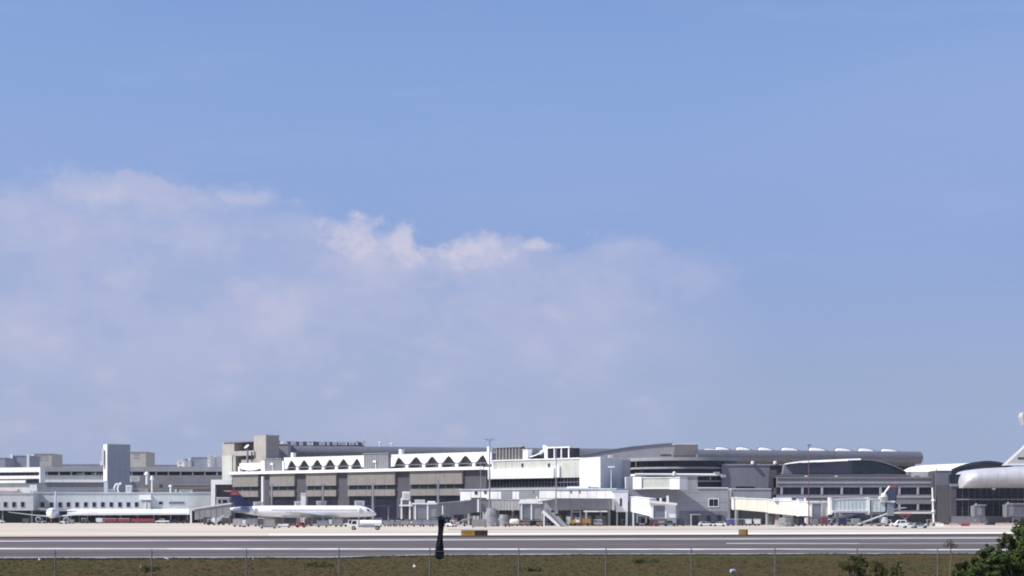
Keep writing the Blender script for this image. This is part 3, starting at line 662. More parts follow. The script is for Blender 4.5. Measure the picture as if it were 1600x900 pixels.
b = RF.pt(RF.u(830), RF.z(830, 704), -7); MB().lathe(b, [(.7, 0), (.75, .1), (.75, 1.8), (.6, 2.05), (.02, 2.15)], 12).build('drum', CLEAN, s, smooth=True); MB().cyl(b+Vector((0, 0, 2.1)), b+Vector((0, 0, 2.4)), .15, .15, 6).build('valve', GREYM, s)
s = thing('glazed_lantern', 'dark glazed rooftop room with four white mullions', 'roof lantern', RF.pt(RF.u(870), za, -1))
MB().fbox(RF, RF.u(853.2), RF.u(887), za+.4, RF.z(870, 700), -6, -1.1).build('glazing', GLASS, s)
MB().fbox(RF, RF.u(852), RF.u(888.3), RF.z(870, 700), RF.z(870, 698), -6.3, -.5).build('roof', WHITE, s)
for px in (863.5, 874.5, 886): MB().fbox(RF, RF.u(px)-.2, RF.u(px)+.2, za+.4, RF.z(870, 700), -1.08, -.75).build('mullion', WHITE, s)
# white corner block at the right end
fp = [Vector((X(905.5, 592), 592)), Vector((X(938, 580), 580)), Vector((X(971, 597), 597)), Vector((X(950, 617), 617)), Vector((X(905.5, 617), 617))]
t = thing('white_corner_block', 'tall white corner block, sunlit left face and grey right face', 'building', (fp[1].x, fp[1].y, 0))
MB().foot(fp, 0, Z(715.5, 580)).build('wall', mat('off_white_render', (.66, .67, .63), .7, streak=.3, var=.05), t)
cc = sum(fp, Vector((0, 0)))/5; MB().foot([cc+(q-cc)*1.025 for q in fp], Z(715.5, 580)+.002, Z(714, 580)).build('coping', WHITE, t)
MB().foot([fp[0]+Vector((0, -.15)), fp[1]+Vector((-.05, -.15)), fp[1]+Vector((0, .1)), fp[0]+Vector((0, .2))], Z(764, 580), Z(716, 580)).build('painted_lit_face', CLEAN, t)  # sunlight on the left face painted in with a whiter skin
bx(t, 'corner_trim', WHITE, X(969.4, 596), X(971.2, 596), 596, 597, 0, Z(716, 596))
roofbox(951, 957, 711.5, 714.5, 592, 'tiny white box on tall white corner block roof', CLEAN)
roofbox(886, 896, 713, 717, 604, 'small rounded white unit on cream terminal roof edge', CLEAN, d=2)
roofbox(923, 937, 760.5, 764.4, 571, 'small white box at the foot of white corner block', CLEAN, d=2)
# twin wall lamp in front of the grey face
def pole(px, y0, Y, label, heads=2, col=None, r=.16, hw=1.3, name='light_pole', group='apron light poles', hy=None, zbase=0):
    c = col or GREYM; b = Vector((X(px, Y), Y, zbase)); h = Z(y0, Y)-zbase
    t = thing(name, label, 'light pole', b, 0, group)
    MB().cyl(b+Vector((0, 0, .3)), b+Vector((0, 0, h)), r, r*.6, 8).build('pole', c, t, smooth=True)
    bx(t, 'base', CONC, b.x-.4, b.x+.4, Y-.4, Y+.4, zbase, zbase+.35)
    if heads == 2:
        bx(t, 'cross_arm', c, b.x-hw, b.x+hw, Y-.08, Y+.08, b.z+h-.5, b.z+h-.35)
        for s in (-1, 1): MB().hexa([(b.x+s*hw-.55, Y-.35, b.z+h-.35), (b.x+s*hw+.55, Y-.35, b.z+h-.35), (b.x+s*hw+.45, Y+.35, b.z+h-.3), (b.x+s*hw-.45, Y+.35, b.z+h-.3),
                                                 (b.x+s*hw-.45, Y-.3, b.z+h-.0), (b.x+s*hw+.45, Y-.3, b.z+h-.0), (b.x+s*hw+.35, Y+.3, b.z+h), (b.x+s*hw-.35, Y+.3, b.z+h)]).build('lamp_head', c, t)
    elif heads == 1: bx(t, 'lamp_head', c, b.x-.35, b.x+.75, Y-.3, Y+.2, b.z+h-.1, b.z+h+.25)
    return t
pole(955, 728.5, 573, 'white twin-globe lamp post before grey face of corner block', 2, CLEAN, .13, .6, zbase=Z(764.2, 573))
# ------------------------------------------------------------------ low white annex
fr = Frame(716, 588, 980, 564)
t = thing('white_annex', 'long low white annex above the grey boarding bridges', 'building', (fr.pt(fr.L/2, 0).x, fr.pt(fr.L/2, 0).y, 0))
def az(py): return fr.z(850, py)
U = fr.u
MB().fbox(fr, U(719), U(962), az(783.5), az(765), -12, 0).build('fascia', WHITE, t)
MB().fbox(fr, U(718), U(964), az(765)+.002, az(763.6), -12.3, .4).build('coping', mat('pale_blue_trim', (.55, .62, .70), .6), t)
MB().fbox(fr, U(720), U(962), 0, az(783.5)-.004, -12, -3).build('undercroft_wall', DARK, t)  # deep shade below the annex painted as a near-black wall
for a, b in ((783, 800), (811, 842), (843, 868)): MB().fbox(fr, U(a), U(b), az(778.5), az(767), .004, .12).build('grey_panel', BRIDGE if a != 843 else WHITE, t)
MB().fbox(fr, U(736), U(760), az(783.4), az(777.5), .004, .05).build('dark_slot', DARK, t)
pwindow(t, fr, 789, 793, 769, 774); pwindow(t, fr, 742, 746, 768, 772); pwindow(t, fr, 757, 760, 767.5, 771)
for px in (905, 958, 892, 833): MB().fbox(fr, U(px)-.2, U(px)+.2, az(770), az(766), .004, .3).build('bracket', GREYM, t)
for px in range(730, 960, 23): MB().fbox(fr, U(px)-.3, U(px)+.3, 0, az(783.5)-.006, -1.6, -1.0).build('column', CONC, t)
for px in range(736, 960, 14): MB().fbox(fr, U(px)-.04, U(px)+.04, az(783), az(765.4), .001, .03).build('panel_joint', BRIDGE, t)
MB().fbox(fr, U(884), U(917), az(763), az(760.3), -6, -1).build('roof_pipe', WHITE, t)
for px in range(722, 960, 9):
    pass
t = thing('bridge_tower', 'white flared stair tower with one slit window', 'tower', (X(969, 564), 564, 0))
Y = 562
MB().hexa([P(962.5, 800, Y), P(981, 800, Y), P(981, 800, Y+4), P(962.5, 800, Y+4), P(959, 767.5, Y), P(981, 767.5, Y), P(981, 767.5, Y+4), P(959, 767.5, Y+4)]).build('wall', CLEAN, t)
bx(t, 'slit_window', GLASS, X(968.6, Y), X(971.6, Y), Y-.06, Y+.02, Z(791, Y), Z(778.5, Y))
bx(t, 'leg', CLEAN, X(978, Y), X(981, Y), Y+.5, Y+1.1, 0, Z(800, Y)-.01); bx(t, 'leg', GREYM, X(964, Y), X(966, Y), Y+2.5, Y+3.1, 0, Z(800, Y)-.01)
bx(t, 'cap', mat('pale_blue_trim', (.55, .62, .70), .6), X(958.5, Y), X(981.5, Y), Y-.2, Y+4.2, Z(767.5, Y)+.003, Z(766, Y))
# ------------------------------------------------------------------ round glazed building
Y0 = 668.0; cx = X(1066, Y0)
t = thing('round_building', 'round glazed building with dark window bands under a wide grey eave', 'building', (cx, Y0, 0))
def ringp(r, z0, z1, name, m, n=64, parent=None, inner=None):
    return MB().lathe((cx, Y0, 0), [(r, z0), (r, z1)], n).build(name, m, parent or t, smooth=True)
RR = 21.0; Yf = Y0-RR
def rz_(py): return Z(py, Yf)
ringp(RR-1.5, 0, rz_(719), 'core', DARK)
for name, a, b, r, m in (('eave', 719.5, 714.5, RR+1.4, CONC), ('floor_slab', 732.2, 729.3, RR+.2, CONC), ('white_gallery_rail', 743, 740, RR+1.0, CLEAN),
                         ('floor_slab', 752.6, 750.6, RR+.2, CONC), ('floor_slab', 764, 760.5, RR+.2, CONC)):
    ringp(r, rz_(a), rz_(b), name, m)
MB().lathe((cx, Y0, 0), [(RR-.6, 0), (RR-.6, rz_(764))], 64).build('lower_wall', CONC, t, smooth=True)
n = 44
for a, b in ((729, 719.8), (739.6, 732.5), (750.4, 743.5), (760.3, 752.9)):
    for i in range(n):
        th0, th1 = 2*math.pi*i/n+.008, 2*math.pi*(i+1)/n-.008
        if math.sin((th0+th1)/2) > -.1: continue
        q = [(cx+r*math.cos(th), Y0+r*math.sin(th)) for r, th in ((RR-.9, th0), (RR-.9, th1), (RR-1.3, th1), (RR-1.3, th0))]
        MB().hexa([(x, y, rz_(a)) for x, y in q]+[(x, y, rz_(b)) for x, y in q]).build('pane', GLASS, t)
for px in (981, 993, 1134, 1150):
    X_ = X(px, Yf+8); bx(t, 'eave_post', CONC, X_-.15, X_+.15, Yf+6 if px in (993, 1134) else Yf+10, Yf+6.3 if px in (993, 1134) else Yf+10.3, rz_(729), rz_(719.5))
# sloping grey roof mass above
Y = 672
t = thing('sloping_roof', 'grey wedge shaped roof rising to the right above round building', 'roof', (X(980, Y), Y, Z(716, Y)))
poly = [(886, 717.5), (900, 712.5), (940, 705), (985, 698.5), (1020, 695), (1052.5, 692.5), (1052.5, 717.5)]
MB().prism([P(x, y, Y-12) for x, y in poly], (0, 30, 0)).build('roof_mass', mat('warm_grey_roof', (.33, .325, .34), .7, streak=.25, var=.06), t)
for (x0, y0), (x1, y1) in zip(poly[1:-1], poly[2:-1]):
    MB().hexa([P(x0, y0, Y-12.4), P(x1, y1, Y-12.4), P(x1, y1, Y+18), P(x0, y0, Y+18), P(x0, y0-1.0, Y-12.4), P(x1, y1-1.0, Y-12.4), P(x1, y1-1.0, Y+18), P(x0, y0-1.0, Y+18)]).build('roof_edge', CONC, t)
bx(t, 'vent_slot', DARK, X(1032, Y-12), X(1049, Y-12), Y-12.1, Y-11.9, Z(712, Y-12), Z(710, Y-12))
t = thing('roof_box', 'tan rooftop box at the peak of the grey wedge roof', 'penthouse', (X(1072, 655), 655, Z(712, 655)))
MB().hexa([P(1055, 711.5, 656), P(1087, 710.5, 656), P(1087, 710.5, 668), P(1055, 711.5, 668), P(1052.7, 694.5, 654), P(1091.5, 694.5, 654), P(1091.5, 694.5, 668), P(1052.7, 694.5, 668)]).build('wall', BEIGE, t)
bx(t, 'coping', WHITE, X(1052.4, 653.8), X(1092, 653.8), 653.8, 668.2, Z(694.5, 654)+.003, Z(693.4, 654))
bx(t, 'corner_post', CONC, X(1087.4, 655), X(1090.5, 655), 655, 656, Z(714, 655), Z(695, 655)-.2)
# ------------------------------------------------------------------ grey concrete gate building
Y = 578.0; f = flat(Y)
t = thing('gate_building', 'plain grey concrete gate building with one square window', 'building', (X(1070, Y), Y, 0))
GATE = mat('gate_concrete', (.34, .35, .375), .8, streak=.4, var=.09, bump=.1)
zpart(t, 'wall', GATE, f, 978, 1090, 0, Z(745.5, Y), -14, 0)
zpart(t, 'lower_block', GATE, f, 1090.1, 1137, 0, Z(763, Y), -14, .0)
zpart(t, 'coping', WHITE, f, 1089, 1138, Z(763, Y)+.002, Z(761.6, Y), -14.2, .3)
zpart(t, 'coping', CONC, f, 1060, 1090.4, Z(745.5, Y)+.002, Z(744.4, Y), -14.2, .3)
pwindow(t, f, 1108, 1122, 780, 791, .01, frame=WHITE, t=.3)
zpart(t, 'window_mullion', GREYM, f, 1114.6, 1115.4, Z(791, Y), Z(780, Y), .04, .16)
zpart(t, 'plinth', DCONC, f, 1062, 1137.3, 0, Z(799.5, Y), 0.004, .25)
for a, b in ((1081, 1091), (1104, 1110), (1121, 1127)): zpart(t, 'door', CHAR, f, a, b, 0 if a == 1081 else Z(815, Y), Z(805, Y), .26, .32)
zpart(t, 'door_canopy', WHITE, f, 1077, 1094, Z(804.6, Y), Z(803, Y), .25, 1.6)
zpart(t, 'white_post', CLEAN, f, 1078, 1080.4, 0, Z(804.7, Y), .9, 1.3)
for a, b, y0 in ((1103, 1111, 803.5), (1116, 1128, 803)): zpart(t, 'door_hood', CONC, f, a, b, Z(y0+1.2, Y), Z(y0, Y), .25, 1.0)
for yy in (770, 785, 799): zpart(t, 'panel_joint', DCONC, f, 1062, 1136.8, Z(yy+.25, Y), Z(yy-.25, Y), .0015, .02)
f = Frame(978, 580, 1063, 569)
t = thing('cream_box', 'cream rooftop level box with bright white ends before round building', 'building', (X(1020, 575), 575, Z(764, 575)))
zpart(t, 'wall', CREAM, f, 1003, 1049, Z(763, 574), Z(747, 574), -4.8, 0)
zpart(t, 'end_panel', CLEAN, f, 978, 1003.5, Z(764.4, 574), Z(744.8, 574), -4.8, .5)
zpart(t, 'end_panel', CLEAN, f, 1047.5, 1063, Z(764.8, 574), Z(748, 574), -4.8, .5)
zpart(t, 'base_rail', WHITE, f, 1003.6, 1047.4, Z(764, 574), Z(762.4, 574), -.5, .3)
zpart(t, 'roof_edge', WHITE, f, 1003.6, 1063, Z(747, 574)+.003, Z(745.6, 574), -4.8, .25)
t = thing('roof_pipeline', 'long white pipe running along the roof before round building', 'pipe', P(1055, 742, 620))
MB().cyl(P(992, 741.4, 622), P(1120, 741.8, 622), .42, .42, 8).build('pipe', CLEAN, t, smooth=True)
MB().lathe(P(1053.5, 743.5, 621), [(.5, 0), (.6, .5), (.55, 1.2), (.2, 1.5)], 10).build('valve_housing', CLEAN, t, smooth=True)
for px in (1000, 1030, 1080, 1110): bx(t, 'support', GREYM, X(px, 622)-.1, X(px, 622)+.1, 621.9, 622.1, Z(750, 622), Z(742, 622))
for i, (a, b, y0, y1) in enumerate(((1116, 1124, 737.5, 741), (1127, 1134, 742, 745.5))): roofbox(a, b, y0, y1, 619, ['light grey rooftop unit at the right end of white pipe', 'small white rooftop unit just past white pipe end'][i], WHITE, d=1.5)
# ------------------------------------------------------------------ grey link and office wing
Y = 650; f = flat(Y)
t = thing('blank_link_wall', 'plain blue-grey windowless link block between round building and offices', 'building', (X(1170, Y), Y, 0))
BGW = mat('blue_grey_panel', (.185, .19, .225), .75, streak=.3, var=.05)
zpart(t, 'wall', BGW, f, 1128, 1203, 0, Z(727, Y), -10, 0)
zpart(t, 'coping', CONC, f, 1128, 1240, Z(727, Y)+.002, Z(725.3, Y), -10, .3)
zpart(t, 'upper_set_back', DCONC, f, 1130, 1235, 0, Z(727, Y)-.01, -10, -4)
zpart(t, 'slot_window', GLASS, f, 1150, 1179, Z(763, Y), Z(760, Y), 0.003, .06)
for i in range(6): zpart(t, 'panel_joint', DCONC, f, 1135+i*12, 1135.3+i*12, Z(762, Y), Z(727.5, Y), .001, .02)
Y = 640
t = thing('leaning_pier', 'dark leaning pier between the plain grey wall and offices', 'pier', (X(1206, Y), Y, 0))
MB().prism([P(1197, 822, Y), P(1214, 822, Y), P(1213.5, 734, Y), P(1202, 734, Y)], (0, 6, 0)).build('pier', mat('plum_panel', (.075, .065, .09), .7), t)
MB().prism([P(1196, 764, Y-.3), P(1214, 764, Y-.3), P(1214, 762.5, Y-.3), P(1196.3, 762.5, Y-.3)], (0, .29, 0)).build('shadow_joint', DARK, t)
for i, px in enumerate((1176, 1211)):
    l = thing('wall_lamp', ['white wall lamp on plain grey wall, left of two', 'white wall lamp above dark leaning pier'][i], 'lamp', P(px, 727, 649), 0, 'wall lamps')
    bx(l, 'bracket', GREYM, X(px, 649)-.2, X(px, 649)+.2, 649.3, 650, Z(727, 649), Z(724, 649)); MB().lathe(P(px, 726, 649), [(.25, 0), (.62, .25), (.62, 1.1), (.3, 1.3)], 10).build('globe', CLEAN, l, smooth=True)
Y = 612; f = flat(Y)
t = thing('bridge_lobby', 'low grey lobby block behind the cream boarding bridge', 'building', (X(1172, Y), Y, 0))
zpart(t, 'wall', CONC, f, 1143, 1205, Z(779, Y), Z(764.5, Y), -10, 0); zpart(t, 'coping', WHITE, f, 1142.6, 1205.4, Z(764.5, Y)+.002, Z(763.4, Y), -10.2, .25)
zpart(t, 'lower_wall', DARK, f, 1138, 1212, 0, Z(779, Y)-.004, -10, -1)  # shade beneath the lobby, painted into the wall colour
zpart(t, 'column', GREYM, f, 1137.4, 1140.5, 0, Z(765, Y), -.5, .4)
YO = 632.0; f = flat(YO)
t = thing('office_wing', 'grey office wing with two rows of wide dark windows', 'building', (X(1335, YO), YO, 0))
def oz(py): return Z(py, YO)
zpart(t, 'core_wall', DARK, f, 1213.6, 1459, 0, oz(745.5), -14, -1.0)
GB = mat('grey_band', (.215, .215, .24), .75, streak=.35, var=.06); LB = mat('light_band', (.37, .37, .405), .7, streak=.3, var=.06)
zpart(t, 'upper_band', GB, f, 1213.6, 1459, oz(761.5), oz(745), -14, 0)
zpart(t, 'band_line', LB, f, 1213.6, 1458, oz(755.4), oz(753.2), .002, .25)
zpart(t, 'roof_rail', GB, f, 1213.6, 1458, oz(747.5), oz(745), .002, .3)
zpart(t, 'middle_band', GB, f, 1213.6, 1459, oz(787.5), oz(772.8), -14, 0)
zpart(t, 'band_line', LB, f, 1213.6, 1458, oz(777.6), oz(774.8), .002, .25)
zpart(t, 'lower_line', WHITE, f, 1213.6, 1460, oz(802.6), oz(800), -14, .4)
zpart(t, 'lower_band', GB, f, 1213.6, 1459, oz(800)+.003, oz(797.6), -14, 0)
edges = [1213.6, 1222, 1254.5, 1285, 1316, 1346.5, 1376.5, 1406, 1435, 1459]
for i, (a, b) in enumerate(zip(edges, edges[1:])):
    for y0, y1 in ((761.6, 772.7), (787.6, 797.5)):
        w = zpart(t, 'window', GLASS, f, a+1.2, b-1.6 if i else b-.6, oz(y1), oz(y0), -1.0, -.45)
        for k in (1, 2): 
            pm = a+(b-a)*k/3
            if i: zpart(w, 'mullion', CHAR, f, pm-.15, pm+.15, oz(y1), oz(y0), -.45, -.38)
        zpart(t, 'pilaster', LB, f, b-2.2, b+1.0, oz(y1), oz(y0), -1.0, .1)
for i, px in enumerate((1260, 1307)): mushroom(px, 743.5, 746.5, YO-.0+1, ['small white roof vent left on the office wing', 'round white roof vent right on the office wing'][i], .7)
# sloped roof skirt and arched roof gable behind the offices
t = thing('arched_hall', 'arched roof hall with a teal glass gable above the offices', 'building', (X(1330, 645), 645, 0))
Ya = 645
arc = [(1226, 725.6), (1236, 723.6), (1252, 721.6), (1275, 720.3), (1300, 719.3), (1325, 718.2), (1345, 717.6), (1362, 718.6), (1380, 722), (1396, 727.2), (1410, 733.8), (1422, 741.5)]
MB().prism([P(x, y, Ya+.6) for x, y in arc]+[P(1422, 748, Ya+.6), P(1222, 748, Ya+.6)], (0, 30, 0)).build('gable_wall', BGW, t)
gl = [(1331, 719.2)]+[(x, y+1) for x, y in arc[6:]]
for (x0, y0), (x1, y1) in zip(gl, gl[1:]):
    MB().prism([P(x0+.3, y0+1, Ya+.4), P(x1-.3, y1+1, Ya+.4), P(x1-.3, 741.5, Ya+.4), P(x0+.3, 741.5, Ya+.4)], (0, .19, 0)).build('gable_pane', TEAL, t)
MB().prism([P(1213, 745, Ya-8), P(1420, 745, Ya-8), P(1421, 741.5, Ya+.38), P(1213, 741.5, Ya+.38)], (0, .0, .3)).build('sloped_skirt', CHAR, t)
for i, ((x0, y0), (x1, y1)) in enumerate(zip(arc, arc[1:])):
    if i < 6:      # sunlit roof sliver painted in as a wide white eave sloping towards the viewer
        th = (.7, 1.1, 1.8, 2.2, 2.0, 1.2)[i]
        MB().hexa([P(x0, y0+th, Ya-3.4), P(x1, y1+th, Ya-3.4), P(x1, y1, Ya+31), P(x0, y0, Ya+31), P(x0, y0+th-.5, Ya-3.4), P(x1, y1+th-.5, Ya-3.4), P(x1, y1-1.2, Ya-1.2), P(x0, y0-1.2, Ya-1.2)]).build('roof_panel', CLEAN, t)
    else:
        th = 1.5
        MB().hexa([P(x0, y0+th*.6, Ya-2.5), P(x1, y1+th*.6, Ya-2.5), P(x1, y1+th*.6, Ya+31), P(x0, y0+th*.6, Ya+31), P(x0, y0-th*.4, Ya-2.5), P(x1, y1-th*.4, Ya-2.5), P(x1, y1-th*.4, Ya+31), P(x0, y0-th*.4, Ya+31)]).build('roof_panel', DCONC, t)
MB().prism([P(1250, 726, Ya-2.2), P(1292, 726, Ya-2.2), P(1292, 722.8, Ya-2.2), P(1262, 723.8, Ya-2.2)], (0, .5, 0)).build('blue_shade_strip', BLUE, t)  # blue shading below the bright roof edge, laid on as a coloured strip
# vaulted white roof to the right
t = thing('white_vault', 'bright white vaulted roof with a dark arched end on its right', 'building', (X(1500, 650), 650, 0))
Yg = 646.0
# the vault's gable plane stands obliquely: low end nearer the viewer
gx = [(1486, 735.5, Yg), (1492, 732.6, Yg+.3), (1500, 729.6, Yg+.7), (1510, 726.6, Yg+1.2), (1521, 724.2, Yg+1.8), (1533, 722.6, Yg+2.5), (1546, 722, Yg+3.2), (1558, 723.3, Yg+4), (1568, 725.8, Yg+4.8), (1580, 730, Yg+5.6), (1592, 736, Yg+6.4)]
A = [P(*q) for q in gx]
sh = Vector((X(1400, Yg+26)-X(1486, Yg), 26, 0))
Bk = [q+Vector((sh.x*1.05, sh.y, (-.3 if i > 2 else -.8))) for i, q in enumerate(A)]
MB().loft([A, Bk, ], caps=False, closed=False).add([], []).build('vault_skin', WHITE, t, smooth=True)
up = Vector((0, 0, .5))
MB().loft([[q+up*.2 for q in A], [q+up+Vector((0, -.6, 0)) for q in A], [q+Vector((.1, -.6, -.25)) for q in A]], caps=False, closed=False).build('arch_rim', mat('dark_rim', (.10, .105, .12), .5, metal=.3), t, smooth=True)
MB().prism([q+Vector((0, .6, -.1)) for q in A]+[P(1592, 752, Yg+7), P(1486, 752, Yg+.6)], (.0, .3, 0)).build('gable_glass', mat('slate_glass', (.08, .095, .13), .15, var=.15), t)
MB().prism([A[0]+Vector((0, 1, -.2)), Bk[0]+Vector((0, 0, -.2)), Vector((Bk[0].x, Bk[0].y, 0)), Vector((A[0].x, A[0].y+1, 0))], (0, .6, 0)).build('side_wall', CREAM, t)
f = flat(Yg-8)
zpart(t, 'front_wall', BGW, f, 1420, 1462, 0, Z(737, Yg-8), -5, 0)
zpart(t, 'side_panel', CREAM, f, 1424, 1450, Z(752, Yg-8), Z(737.2, Yg-8), .003, .3)
roofbox(1430, 1437, 743, 749, Yg-10, 'grey wall unit below white vaulted roof', CONC, d=1.2)
MB().tube([P(1463, 736, Yg-3), P(1463, 731, Yg-2)], .25, 6).build('roof_pin', CREAM, t)
Y = 628; f = flat(Y)
t = thing('lift_tower', 'plain grey lift tower between offices and dark glass wall', 'tower', (X(1473, Y), Y, 0))
zpart(t, 'wall', BGW, f, 1461.5, 1485, Z(785, Y), Z(736, Y), -8, 0); zpart(t, 'base', GLASS, f, 1461.7, 1484.8, 0, Z(785, Y)-.003, -8, -.4)
zpart(t, 'coping', CONC, f, 1461, 1485.4, Z(736, Y)+.002, Z(735, Y), -8.2, .2); zpart(t, 'base_slab', GB, f, 1461, 1490, Z(803, Y), Z(799, Y), -8, .3)
zpart(t, 'shadow_gap', CHAR, f, 1459.2, 1461.3, 0, Z(737, Y), -8, -.6)
t = thing('white_mast', 'white vertical pipe mast running down before lift tower', 'pipe', (X(1458, 626), 626, 0))
MB().cyl(P(1459.5, 822, 626), P(1457, 762, 626), .42, .32, 8).build('pipe', CLEAN, t, smooth=True)
for yy in (784, 801): MB().lathe(P(1458.4, yy, 626), [(.3, 0), (.75, .2), (.75, .7), (.3, .9)], 10).build('collar', CLEAN, t)
# ------------------------------------------------------------------ metal-roofed building at the right edge
Y = 606.0; f = flat(Y)
t = thing('metal_roof_building', 'dark glass building under a thick rounded silver metal roof', 'building', (X(1570, Y), Y, 0))
x0, x1 = X(1511, Y-10), X(1720, Y-10)
za_, zb2 = Z(727.5, Y-10), Z(762, Y-10)
YT = [(1510, 752), (1511, 747), (1513, 742.5), (1516, 739), (1521, 735.5), (1530, 733), (1545, 731), (1575, 729.5), (1620, 728.4), (1720, 728)]
def nose(px, k=1.0):
    for (xa, ya), (xb, yb) in zip(YT, YT[1:]):
        if xa <= px <= xb: yt = ya+(yb-ya)*(px-xa)/(xb-xa)
    zt_, zb_ = Z(yt, Y-10), zb2; mz = (zt_+zb_)/2; h = (zt_-zb_)/2; x = X(px, Y-10)
    pr = [(14, h*.98)]+[(-5.0*math.cos(R(q))*k, h*math.sin(R(q))) for q in range(86, -60, -10)]+[(-2.0*k, -h), (14, -h)]
    return [Vector((x, Y-4+w, mz+z)) for w, z in pr]
MB().loft([nose(px, k) for px, k in ((1510, .45), (1511, .62), (1513, .78), (1516, .9), (1521, .97), (1530, 1))]).build('roof_nose', METAL, t, smooth=True)
cut = [1530.1, 1545, 1560, 1575, 1597, 1620, 1645, 1670, 1695, 1720]
for a, b in zip(cut, cut[1:]): MB().loft([nose(a+.12), nose(b-.1)]).build('roof_panel', METAL, t, smooth=True)
MB().box(X(1585, Y), x1-.5, Y+1, Y+30, Z(731, Y), Z(729, Y)).build('upper_roof', METAL, t)
MB().fbox(f, f.u(1485.5), f.u(1760), 0, Z(757, Y), -22, -1.4).build('core_wall', DARK, t)
zpart(t, 'side_fascia', GB, f, 1485.6, 1511, Z(760, Y), Z(756, Y), -1.3, .2); zpart(t, 'upper_glass', GLASS, f, 1485.6, 1514, Z(755.9, Y), Z(741, Y), -3, -.9)
rows = [760.3, 764, 768.5, 773.5, 778.6, 781.6, 787.5, 793.5, 799.5, 806]
for r0, r1 in zip(rows, rows[1:]):
    if r0 == 778.6: zpart(t, 'transom', LB, f, 1495, 1760, Z(781, Y), Z(779.6, Y), -1, .1); continue
    for i in range(17):
        p0 = 1495+i*9.6
        MB().fbox(f, f.u(p0)+.06, f.u(p0+9.6)-.06, Z(r1, Y)+.07, Z(r0, Y)-.07, -1.3, -.8+random.uniform(-.03, .03)).build('pane', GLASS, t)
for i in range(18): zpart(t, 'mullion', mat('mullion_blue_grey', (.16, .18, .22), .5), f, 1494.8+i*9.6, 1495.2+i*9.6, Z(806, Y), Z(760, Y), -1.3, -.6)
zpart(t, 'end_pier', mat('plum_panel', (.075, .065, .09), .7), f, 1486, 1494.4, 0, Z(760, Y), -2, -.2)
zpart(t, 'plinth', DCONC, f, 1486, 1760, 0, Z(806.5, Y), -1.2, -.1)
for px in (1553,): MB().lathe(P(px, 765.5, Y-6), [(.2, 0), (.7, .2), (.5, .7)], 8).build('soffit_lamp', WHITE, t)
t = thing('roof_fin', 'pale sloping roof fin rising at the right edge above silver roof', 'roof fin', P(1610, 727, 612))
poly = [(1571, 727), (1576, 722.5), (1600, 700.5), (1640, 662), (1660, 644), (1690, 644), (1690, 727)]
MB().prism([P(x, y, 612) for x, y in poly], (0, 5, 0)).build('fin', mat('pale_fin', (.47, .465, .445), .6, streak=.3, var=.05), t)
bx(t, 'slot', DARK, X(1590.5, 611.9), X(1640, 611.9), 611.9, 612.02, Z(717.6, 612), Z(714.6, 612))
bx(t, 'base_rail', WHITE, X(1573, 611.6), X(1690, 611.6), 611.6, 611.98, Z(727, 612), Z(724.6, 612))
t = thing('roof_pylon', 'tall pale pylon with an overhanging head at right picture edge', 'pylon', P(1640, 727, 625))
MB().hexa([P(1652, 727, 625), P(1672, 727, 625), P(1672, 727, 630), P(1652, 727, 630), P(1650, 665, 625), P(1672, 665, 625), P(1672, 665, 630), P(1650, 665, 630)]).build('shaft', MATS['pale_fin'], t)
MB().prism([P(1597.3, 651, 625), P(1601, 664, 625), P(1672, 664.9, 625), P(1672, 642, 625), P(1599, 644, 625)], (0, 5, 0)).build('head', MATS['pale_fin'], t)
# ------------------------------------------------------------------ aircraft (local x runs from the nose backwards = -x)
def ring(x, ry, rz, cz, n=20): return [(x, ry*math.cos(2*math.pi*i/n), cz+rz*math.sin(2*math.pi*i/n)) for i in range(n)]
def airfoil(sections):
    """loft a wing from (x_lead, x_trail, y, z, thickness) stations"""
    rr = []
    for xl, xt, y, z, th in sections:
        c = xl-xt; rr.append([(xl, y, z), (xl-c*.12, y, z+th*.5), (xl-c*.4, y, z+th*.55), (xt, y, z+.02), (xl-c*.4, y, z-th*.35), (xl-c*.12, y, z-th*.35)])
    return MB().loft(rr)
def finshape(pts, th):
    """vertical fin from side outline, thinner at the edges"""
    c = Vector((sum(p[0] for p in pts)/len(pts), 0, sum(p[1] for p in pts)/len(pts)))
    return MB().loft([[(c.x+(x-c.x)*k, y, c.z+(z-c.z)*k) for x, z in pts] for k, y in ((.93, -th/2), (1, -th*.2), (1, th*.2), (.93, th/2))])
SKIN = mat('aircraft_white', (.83, .83, .84), .28, var=.03, scale=.4)
BELLY = mat('aircraft_grey', (.42, .44, .48), .35, var=.06, metal=.2)
WINGM = mat('wing_grey', (.50, .52, .55), .35, metal=.4, var=.05)
def gear(t, x, y, ztop, r=.5, n=2):
    g = MB().cyl((x, y, r), (x, y, ztop), .13, .16, 8).build('landing_gear', GREYM, t, True)
    for s in ((-1, 1) if n == 2 else (0,)): MB().cyl((x, y+s*.32-.14, r), (x, y+s*.32+.14, r), r, r, 14).build('tyre', BLACK, g, True)
def engine(t, x0, x1, y, z, r, m, name='engine', lip=None):
    L = x0-x1
    e = MB().loft([ring(x0-L*q, r*k, r*k, z, 18) for q, k in ((0, .88), (.04, 1), (.35, 1.04), (.7, .9), (1, .62))]).build(name, m, t, True, True)
    for v in e.data.vertices: v.co.y += y
    i = MB().loft([ring(x0+.02, r*.90, r*.90, z, 18), ring(x0-.35, r*.78, r*.78, z, 18)]).build('intake', lip or CLEAN, e, True, True)
    j = MB().cyl((x0+.025, 0, z), (x0+.035, 0, z), r*.74, r*.74, 18).build('fan', BLACK, e, True)
    for q in (i, j):
        for v in q.data.vertices: v.co.y += y
    return e
